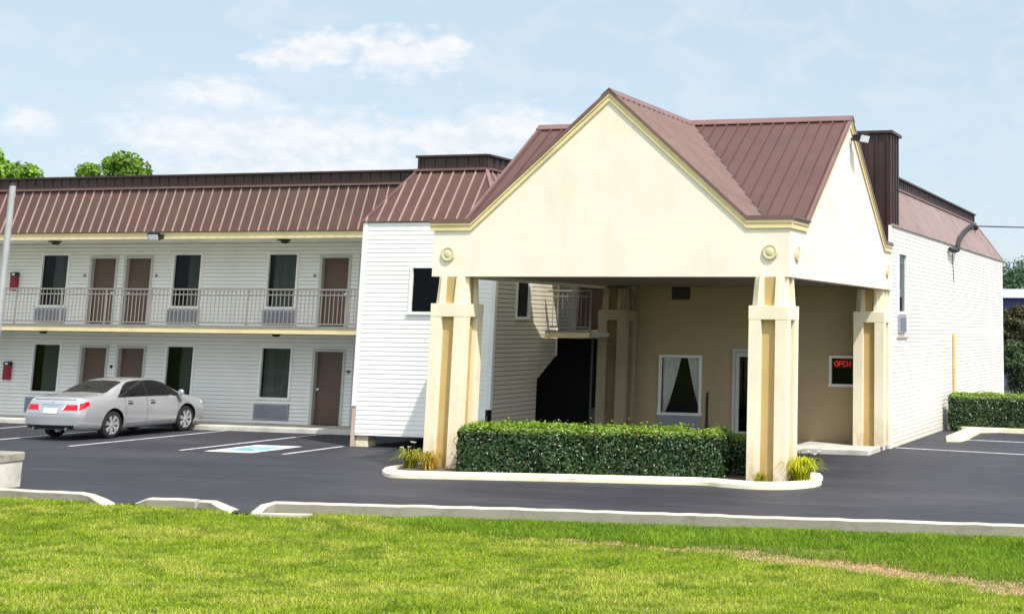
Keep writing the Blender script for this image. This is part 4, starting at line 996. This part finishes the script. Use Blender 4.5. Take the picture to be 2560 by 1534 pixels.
# tail: cap surface helper at height z, lateral x
zc_ = [p[2] for p in bmv[0][:nh]]; xc_ = [p[0] for p in bmv[0][:nh]]; yc_ = [p[1] for p in bmv[0][:nh]]
def tail(x, z, off=.006):
    k = nh-6; xe = float(np.interp(z, zc_[2:k], xc_[2:k])); ye = float(np.interp(z, zc_[2:k], yc_[2:k])); u = (xe-x)/(2*xe)
    return Vector((x, ye-.07*4*u*(1-u)*min(1, xe*1.4)-off, z))
def tpatch(name, material, fx, z0, z1, off=.006, n=10, nz=5, parent=CAR, flip=False):
    m = MB(); rows = []
    for j in range(nz+1):
        z = z0+(z1-z0)*j/nz; a, b = fx((z-z0)/(z1-z0)); rows.append([tail(a+(b-a)*i/n, z, off) for i in range(n+1)])
    for A, B in zip(rows, rows[1:]):
        for i in range(n):
            q = [A[i], A[i+1], B[i+1], B[i]]; m.face(q[::-1] if flip else q)
    return m.build(name, material, parent, smooth=True, local=True)
for s_ in (1, -1):
    lo, hi = .735, .865
    tl = tpatch('tail_light', 'tail', (lambda f: (.36+.05*f, .735-.03*f)) if s_ > 0 else (lambda f: (-.735+.03*f, -.36-.05*f)), lo, hi, .007)
    tpatch('reversing_lens', 'tail_clear', (lambda f: (.30+.10*f, .36+.05*f)) if s_ > 0 else (lambda f: (-.36-.05*f, -.30-.10*f)), lo+.01, hi-.015, .007, parent=tl)
    patch('side_tail_lens', 'tail', (-1.05, -.80), lambda y: (3.33+(y+1.05)*1.1, 3.80+(y+1.05)*.25), .006, s_, 8, 5, tl)
tpatch('licence_plate', 'trim', lambda f: (-.20, .20), .66, .79, .012, 4, 2)
tpatch('chrome_strip', 'chrome', lambda f: (-.31, .31), .865, .895, .012, 8, 2)
M['teal'] = mat('teal_plate_strip', (.05, .38, .45), .5, 3, .1)
tpatch('plate_header', 'teal', lambda f: (-.19, .19), .79, .815, .013, 4, 1)
tpatch('boot_gap', 'seam', lambda f: (-.70, .70), .636, .642, .004, 16, 1)
tpatch('bumper_valance', 'black', lambda f: (-.66-.04*f, .66+.04*f), .285, .375, .006, 14, 2)
tpatch('boot_badge', 'chrome', lambda f: (-.035, .035), .915, .945, .010, 4, 1)
for sx in (-1, 1):
    h = MB(); h.tube([(sx*.48, -1.12, .285), (sx*.48, -.9, .285)], .04, 10); h.build('exhaust_pipe', 'chrome', CAR, local=True)
# boot lid lip spoiler edge
h = MB(); row = [tail(x, .975, .012)+Vector((0, .02, .02)) for x in np.linspace(-.60, .60, 15)]
h.tube(row, .018, 6); h.build('boot_lip', 'paint', CAR, smooth=True, local=True)
def wheel(x, y, s_):
    hub = MB(); hub.lathe([(.15, -.05), (.15, .03), (0, .03)], (x, y, WR), (s_, 0, 0), 18); wo = hub.build('wheel', 'seam', CAR, local=True)
    t = MB(); t.lathe([(.232, -.09), (.30, -.10), (.327, -.085), (WR, -.05), (WR, .05), (.327, .085), (.30, .10), (.24, .095), (.232, .07)], (x, y, WR), (s_, 0, 0), 36, cap=False); t.build('tyre', 'tyre', wo, smooth=True, local=True)
    r_ = MB(); r_.lathe([(.236, -.08), (.225, -.06), (.222, .06), (.236, .092), (.243, .09)], (x, y, WR), (s_, 0, 0), 36, cap=False)
    for k in range(7):
        a = k*2*math.pi/7+.2
        for da in (-.14, .14):
            p0 = Vector((x+s_*.072, y+math.cos(a)*.045, WR+math.sin(a)*.045)); p1 = Vector((x+s_*.078, y+math.cos(a+da)*.228, WR+math.sin(a+da)*.228))
            r_.bar(p0, p1, .036, .03, (s_, 0, 0))
    r_.lathe([(.06, .05), (.058, .085), (.045, .095), (0, .096)], (x, y, WR), (s_, 0, 0), 16); r_.build('rim', 'alloy', wo, smooth=True, local=True)
for s_ in (1, -1):
    for y in (0, WB): wheel(s_*.80, y, s_)

# ------------------------------------------------------------------ vegetation
def hedge(name, A, B, depth, z0, h, n, label, round_=.16, seed=1, bulge=.085):
    A, B = Vector(A), Vector(B); d = (B-A); L = d.length; d.normalize(); nrm = Vector((-d.y, d.x))
    t = thing('hedge', label, 'hedge', (A.x, A.y, 0), 0)
    r = np.random.default_rng(seed)
    areas = np.array([L*depth*1.25, L*h, L*h*.8, depth*h, depth*h]); cnt = (areas/areas.sum()*n).astype(int)
    P, Nn, hh = [], [], []
    for k, c in enumerate(cnt):
        a, b = r.random(c), r.random(c)
        if k == 0: q = np.stack([a*L, b*depth, np.full(c, h)], 1); m = np.tile([0, 0, 1.], (c, 1))
        elif k == 1: q = np.stack([a*L, np.zeros(c), b*h], 1); m = np.tile([0, -1., 0], (c, 1))
        elif k == 2: q = np.stack([a*L, np.full(c, depth), b*h], 1); m = np.tile([0, 1., 0], (c, 1))
        elif k == 3: q = np.stack([np.zeros(c), a*depth, b*h], 1); m = np.tile([-1., 0, 0], (c, 1))
        else: q = np.stack([np.full(c, L), a*depth, b*h], 1); m = np.tile([1., 0, 0], (c, 1))
        P.append(q); Nn.append(m)
    P = np.concatenate(P); Nn = np.concatenate(Nn)
    # round the box edges, then push in and out with noise so the outline is uneven
    lo = np.array([round_, round_, 0]); hi = np.array([L-round_, depth-round_, h-round_]); cpt = np.clip(P, lo, hi); v = P-cpt; ln = np.linalg.norm(v, axis=1)[:, None]+1e-9
    P = np.where(ln > round_, cpt+v/ln*round_, P); Nn = np.where(ln > 1e-6, v/ln, Nn)
    f = fbm(P[:, 0]+P[:, 2]*.7, P[:, 1]*1.3+P[:, 2], seed, 2.2)-.5
    P = P+Nn*(f[:, None]*bulge*2)+Nn*(-np.abs(r.normal(size=len(P)))*.035)[:, None]
    f2 = fbm(P[:, 0]*1.3+P[:, 1], P[:, 2]*1.5+P[:, 1], seed+9, 3.5)
    out_ = r.random(len(P)) < .05; P[out_] += Nn[out_]*np.abs(r.normal(size=out_.sum()))[:, None]*.055
    N2 = Nn+r.normal(size=P.shape)*.75+np.array([0, 0, .35]); N2 /= np.linalg.norm(N2, axis=1)[:, None]
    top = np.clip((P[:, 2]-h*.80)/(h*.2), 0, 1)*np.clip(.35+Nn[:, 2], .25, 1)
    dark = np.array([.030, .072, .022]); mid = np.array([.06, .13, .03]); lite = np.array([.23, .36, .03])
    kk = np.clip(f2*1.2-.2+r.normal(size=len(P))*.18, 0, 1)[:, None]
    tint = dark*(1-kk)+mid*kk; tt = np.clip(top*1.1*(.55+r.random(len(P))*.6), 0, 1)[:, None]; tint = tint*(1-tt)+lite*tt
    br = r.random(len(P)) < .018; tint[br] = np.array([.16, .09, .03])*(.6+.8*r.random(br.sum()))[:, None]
    Wp = np.empty_like(P); Wn = np.empty_like(N2)
    for src, dst, o in ((P, Wp, True), (N2, Wn, False)):
        dst[:, 0] = src[:, 0]*d.x+src[:, 1]*nrm.x; dst[:, 1] = src[:, 0]*d.y+src[:, 1]*nrm.y; dst[:, 2] = src[:, 2]+(z0 if o else 0)
    s_ = .052+.030*r.random(len(P))
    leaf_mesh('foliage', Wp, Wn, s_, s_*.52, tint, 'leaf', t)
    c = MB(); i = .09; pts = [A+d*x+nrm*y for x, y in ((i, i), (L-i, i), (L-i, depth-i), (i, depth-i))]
    c.prism([(*p, z0-.05) for p in pts], (0, 0, h-i+.03)); c.build('dark_core', 'core', t)  # dark box fills the hedge, its inner shade put into the colour
    return t
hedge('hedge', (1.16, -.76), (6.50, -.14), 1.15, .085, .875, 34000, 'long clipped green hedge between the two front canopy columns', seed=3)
hedge('hedge', (6.30, .62), (6.98, .70), .7, .085, .72, 4200, 'small dark shaded shrub between the long hedge and the right front column', seed=5)
hedge('hedge', (7.86, 16.15), (14.5, 15.4), 1.3, .05, 1.0, 26000, 'clipped hedge with yellow-green top against the right side wall', seed=8)

def clump(loc, n, h, label, seed, flowers=0, col=(.30, .33, .03), spread=.32):
    r = np.random.default_rng(seed); t = thing('daylily_clump', label, 'plant', loc, 0, 'yellow-green plant clumps at the column feet')
    m = MB(); ti = []
    for i in range(n):
        a = r.random()*6.283; rad = spread*(.4+.6*r.random()); hh = h*(.55+.45*r.random()); wd = .010+.008*r.random(); b = np.array([r.normal()*.06, r.normal()*.06])
        nx, ny = -math.sin(a)*wd, math.cos(a)*wd; prev = None
        c = np.array(col)*(.55+.7*r.random())*np.array([1+.3*r.normal()*.5, 1, 1])
        for k in range(6):
            f = k/5; d = rad*f; z = hh*(f*2.4-f*f*1.9)/.76; ww = 1-f*.85
            p = ((b[0]+math.cos(a)*d+nx*ww, b[1]+math.sin(a)*d+ny*ww, z), (b[0]+math.cos(a)*d-nx*ww, b[1]+math.sin(a)*d-ny*ww, z))
            if prev: m.face([prev[0], prev[1], p[1], p[0]]); ti.append(np.clip(c, .01, .8))
            prev = p
    o = m.build('leaves', 'blade', t, local=True, weld=False)
    ca = o.data.color_attributes.new('tint', 'FLOAT_COLOR', 'POINT'); ar = np.ones((len(ti), 4, 4), np.float32); ar[:, :, :3] = np.array(ti)[:, None, :]; ca.data.foreach_set('color', ar.reshape(-1))
    for i in range(flowers):
        a = r.random()*6.283; q = (math.cos(a)*spread*.8*r.random()+(.18 if i % 2 else .05), math.sin(a)*spread*.5, h*(1.0+.35*r.random()))
        s_ = MB(); s_.tube([(q[0]*.4, q[1]*.4, 0), (q[0]*.8, q[1]*.8, q[2]*.6), q], .006, 4); s_.build('stalk', 'core', t, local=True)
        fl_ = MB()
        for k in range(6):
            b = k*1.047; e = (q[0]+math.cos(b)*.05, q[1]+math.sin(b)*.05, q[2]+.03); n1 = (q[0]+math.cos(b+.45)*.03, q[1]+math.sin(b+.45)*.03, q[2]+.02); n2 = (q[0]+math.cos(b-.45)*.03, q[1]+math.sin(b-.45)*.03, q[2]+.02)
            fl_.face([q, n2, e, n1])
        fl_.build('flower', 'petal', t, local=True)
    return t
clump((-.06, -.30, .085), 110, .38, 'yellow-green plant clump with pale blooms left of the left front column', 21, 4, (.36, .38, .04), .5)
clump((.42, -.42, .085), 90, .36, 'golden-tinged plant clump against the front of the left front column', 22, 1, (.52, .38, .03), .34)
clump((7.34, -.36, .085), 40, .20, 'small low plant clump in front of the right front column', 23, 0, (.34, .32, .03), .18)
clump((7.98, .15, .085), 240, .46, 'bright yellow-green plant clump with white blooms right of the right front column', 24, 5, (.55, .56, .02), .56)

def tree(loc, h, cr, label, seed, base=(.07, .15, .02), n=6500, ls=.26, trunk_h=.35, group='background trees', squash=.8, name='tree'):
    r = np.random.default_rng(seed); t = thing(name, label, 'tree', loc, 0, group)
    m = MB(); th = h*trunk_h; m.tube([(0, 0, -.3), (.05, 0, th*.5), (0, .05, th), (.1, 0, h*.7)], [h*.03, h*.022, h*.018, h*.006], 9); 
    tops = []
    for i in range(9):
        a = i*2.4; z = th*(.8+.9*r.random()); e = np.array([math.cos(a)*cr*.6, math.sin(a)*cr*.6, min(h*.9, z+h*.25)])
        m.tube([(0, 0, z), tuple(e*np.array([.5, .5, 0])+np.array([0, 0, (z+e[2])/2])), tuple(e)], [h*.012, h*.008, h*.003], 6)
    m.build('trunk', 'bark', t, local=True, smooth=True)
    nc = 64; cz = th+(h-th)*.5; C0 = []
    while len(C0) < nc:
        v = r.normal(size=3); v /= np.linalg.norm(v); rad = (.45+.5*r.random())
        p = v*rad*np.array([cr*.82, cr*.82, (h-th)*.46]); C0.append(p+np.array([0, 0, cz]))
    C0 = np.array(C0); k = r.integers(0, nc, n); sr = cr*.30*(.6+.5*r.random(nc))
    v = r.normal(size=(n, 3)); v /= np.linalg.norm(v, axis=1)[:, None]; rad = sr[k]*(.35+.65*r.random(n)**.5)
    P = C0[k]+v*rad[:, None]*np.array([1, 1, .8]); N = v+r.normal(size=(n, 3))*.6+np.array([0, 0, .4]); N /= np.linalg.norm(N, axis=1)[:, None]
    ctint = (.6+.8*r.random(nc))[k]*(.75+.5*r.random(n)); tint = np.array(base)*ctint[:, None]
    tint = np.clip(tint, .004, .6); s_ = ls*(.6+.6*r.random(n))
    leaf_mesh('crown', P, N, s_, s_*.6, tint, 'leaf_dull', t)
    return t
tree((-42.4, 30.5, 0), 11.9, 2.6, 'bright green tree crown rising above the roof at the far left edge', 31, (.17, .33, .02), 15000, .26, .3)
tree((-35.3, 30.3, 0), 11.5, 2.4, 'bright green tree crown above the left roof, right of the other crown', 32, (.17, .33, .02), 15000, .26, .3)
tree((2.6, 72, 0), 8.4, 3.4, 'dark green tree above the white roofed building at the right edge', 33, (.05, .10, .045), 6500, .3, .2)
tree((-2.2, 74, 0), 7.4, 3.2, 'dark green tree behind the right side wall', 34, (.05, .10, .045), 5000, .3, .2)
tree((5.75, 47, 0), 4.6, 1.6, 'brown-green shrub-like tree in front of the distant blue building', 35, (.085, .085, .025), 5200, .22, .12, squash=1)
tree((8.4, 48, 0), 4.4, 1.7, 'brown-green shrub-like tree just past the right edge', 36, (.085, .085, .025), 3500, .22, .12)
tree((7.4, 36, 0), 2.6, 1.1, 'low dark bush behind the right hedge', 37, (.05, .10, .03), 3000, .16, .1, name='bush')
db = thing('distant_building', 'distant blue walled building with a flat white fascia at the right edge', 'building', (8, 63, 0))
m_ = MB(); m_.box(0, 22, 60.6, 70, -.1, 4.84); m_.build('wall', 'blue_wall', db)
m_ = MB(); m_.box(-.6, 22.6, 60, 70.6, 4.84, 5.36); m_.build('fascia', 'white_band', db)
for x in (1.6, 3.6, 5.6, 7.6):
    m_ = MB(); m_.box(x, x+1.3, 60.55, 60.62, 3.4, 4.3); m_.build('window', 'carglass', db)

# ------------------------------------------------------------------ grass
def blades(name, X, Y, H, Wd, tint, lean=.5, kindname='stuff'):
    n = len(X); r = np.random.default_rng(len(X)); Z = lawn_z(X, Y)-.004
    a = r.random(n)*6.283; b = r.random(n)*6.283; l = lean*r.random(n)
    ex, ey = np.cos(a)*Wd*.5, np.sin(a)*Wd*.5
    v = np.empty((n, 5, 3), np.float32)
    mx, my = X+np.cos(b)*l*H*.35, Y+np.sin(b)*l*H*.35; tx, ty = X+np.cos(b)*l*H, Y+np.sin(b)*l*H
    v[:, 0] = np.stack([X-ex, Y-ey, Z], 1); v[:, 1] = np.stack([X+ex, Y+ey, Z], 1)
    v[:, 2] = np.stack([mx+ex*.8, my+ey*.8, Z+H*.6], 1); v[:, 3] = np.stack([mx-ex*.8, my-ey*.8, Z+H*.6], 1)
    v[:, 4] = np.stack([tx, ty, Z+H*np.sqrt(np.clip(1-l*l*.6, .2, 1))], 1)
    tri = np.arange(n)[:, None]*5+np.array([0, 1, 2, 0, 2, 3, 3, 2, 4])
    me = bpy.data.meshes.new(name); me.vertices.add(n*5); me.vertices.foreach_set('co', v.reshape(-1))
    me.loops.add(n*9); me.loops.foreach_set('vertex_index', tri.reshape(-1).astype(np.int32))
    me.polygons.add(n*3); me.polygons.foreach_set('loop_start', np.arange(n*3, dtype=np.int32)*3)
    me.materials.append(M['blade']); me.update(calc_edges=True)
    c = np.ones((n, 5, 4), np.float32); c[:, :, :3] = tint[:, None, :]; c[:, :2, :3] *= .55
    me.color_attributes.new('tint', 'FLOAT_COLOR', 'POINT').data.foreach_set('color', c.reshape(-1))
    o = bpy.data.objects.new(name, me); COL.objects.link(o); return o
kx = [p[0] for p in KP]; ky = [p[1] for p in KP]
def strip_y(x):    # front edge of the unmown strip (where the dry thatch shows)
    return np.interp(x, [1.5, 4.5, 7.8, 9.6, 10.6, 12, 13.6, 17], [-6.9, -6.95, -7.35, -7.45, -7.5, -8.2, -9.1, -11])
def sample(n, x0, x1, y0, y1, r):
    return x0+(x1-x0)*r.random(n), y0+(y1-y0)*r.random(n)
r = np.random.default_rng(77)
X, Y = sample(560000, -7, 17.5, -16.2, -4.4, r)
yk_ = np.interp(X, kx, ky)-np.where((X > -2.2) & (X < .8), .22, .10)
inl = (Y < yk_) & ~((X > .60) & (X < 1.12) & (Y > -6.88)) & ~((X > 1.1) & (X < 2.02) & (Y > -6.88))
blk = (X < -5.0) & (Y > -6.2)
inl &= ~blk
sy = strip_y(X)+.3*(vnoise(X, Y, 5, 1.4)-.5)+.45*(vnoise(X, Y, 6, 4.5)-.5)
instrip = (X > 2.4+1.2*r.random(len(X))) & (Y > sy)
dry = fbm(X*.6, Y*1.6, 11, .9)            # broad dry streaks
dry2 = fbm(X, Y, 12, 3.0)
thatch = (X > 4.6) & (np.abs(Y-sy+.05) < np.interp(X, [5.5, 6.5, 8, 9, 14], [.0, .16, .2, .48, .72])*(.4+1.1*vnoise(X, Y*2, 14, .9)))
keep = inl & ~instrip & ~(thatch & (r.random(len(X)) < .97))
x, y = X[keep], Y[keep]; dd = np.clip((dry[keep]-.44)*3.0+(dry2[keep]-.5)*.9, 0, 1)[:, None]*.62
gcol = np.array([.310, .425, .022]); ycol = np.array([.58, .56, .11]); dk = np.array([.115, .215, .010])
q = np.clip((.52-dry2[keep])*4, 0, 1)[:, None]
tint = (gcol*(1-dd)+ycol*dd); tint = tint*(1-q*.75)+dk*q*.75
tint *= (.78+.5*r.random(len(x)))[:, None]; straw = r.random(len(x)) < .04; tint[straw] = np.array([.46, .40, .18])*(.7+.5*r.random(straw.sum()))[:, None]
o = blades('grass', x, y, (.025+.05*r.random(len(x))**1.5)*(.7+.6*fbm(x, y, 51, 2.6)), .007+.006*r.random(len(x)), tint, .9); tag(o, kind='stuff', label='mown yellow-green lawn grass in the foreground', cat='grass')
# longer dark strip along the kerb
X2, Y2 = sample(260000, 1.6, 17.5, -11, -3.8, r); yk2 = np.interp(X2, kx, ky)-.10; sy2 = strip_y(X2)+.3*(vnoise(X2, Y2, 5, 1.4)-.5)+.45*(vnoise(X2, Y2, 6, 4.5)-.5)-.25*r.random(len(X2))**3
kp = (Y2 < yk2) & (Y2 > sy2) & (vnoise(X2, Y2, 21, 1.1)+r.random(len(X2))*.5 > np.interp(X2, [2.0, 3.4, 4.6], [1.2, .75, .3]))
x, y = X2[kp], Y2[kp]; f = fbm(x, y, 23, 1.8); near = np.clip((y-sy2[kp])/1.0, 0, 1)
tint = (np.array([.10, .215, .012])*(1-f[:, None])+np.array([.28, .41, .03])*f[:, None])*(.6+.8*r.random(len(x)))[:, None]
o = blades('long_grass', x, y, (.04+.08*r.random(len(x)))*(.55+.9*f)*np.clip(.35+(np.interp(x, kx, ky)-y)/.8, .35, 1), .007+.006*r.random(len(x)), tint, .8); tag(o, kind='stuff', label='darker unmown grass strip along the long kerb', cat='grass')
# dry thatch band over a strip of bare soil
M['soil'] = mat('bare_tan_soil', (.36, .25, .14), .95, 6, .3, bump=.6, bscale=30)
bs = MB(); xx = np.arange(4.6, 17.6, .25); prev = None
for x_ in xx:
    y_ = float(strip_y(x_))+.3*(float(vnoise(np.array([x_]), np.array([-7.5]), 5, 1.4)[0])-.5)-.05
    h_ = float(np.interp(x_, [5.5, 7.5, 9, 14], [.0, .03, .24, .36]))*(.35+.9*float(vnoise(np.array([x_]), np.array([0.]), 41, 1.1)[0]))
    cur = [(x_, y_+k*h_, float(lawn_z(x_, y_+k*h_))+.006) for k in (-1, 0, 1)]
    if prev:
        for k in (0, 1): bs.face([prev[k], cur[k], cur[k+1], prev[k+1]])
    prev = cur
structure(bs.build('bare_soil', 'soil', smooth=True))
X3, Y3 = sample(240000, 1.6, 17.5, -11.5, -6.2, r); sy3 = strip_y(X3)+.25*(vnoise(X3, Y3, 5, 1.4)-.5)
wd = np.interp(X3, [5.5, 6.5, 8, 9, 14], [.0, .16, .2, .52, .78])*(.4+1.1*vnoise(X3, Y3*2, 14, .9))
kp = (np.abs(Y3-sy3+.05) < wd) & (vnoise(X3, Y3, 31, .55) > .22); x, y = X3[kp], Y3[kp]
tint = np.array([.74, .52, .30])*(.5+.8*r.random(len(x)))[:, None]
o = blades('dry_grass', x, y, .02+.03*r.random(len(x)), .008+.006*r.random(len(x)), tint, 1.0); tag(o, kind='stuff', label='straw-coloured dry thatch band in the lawn', cat='grass')
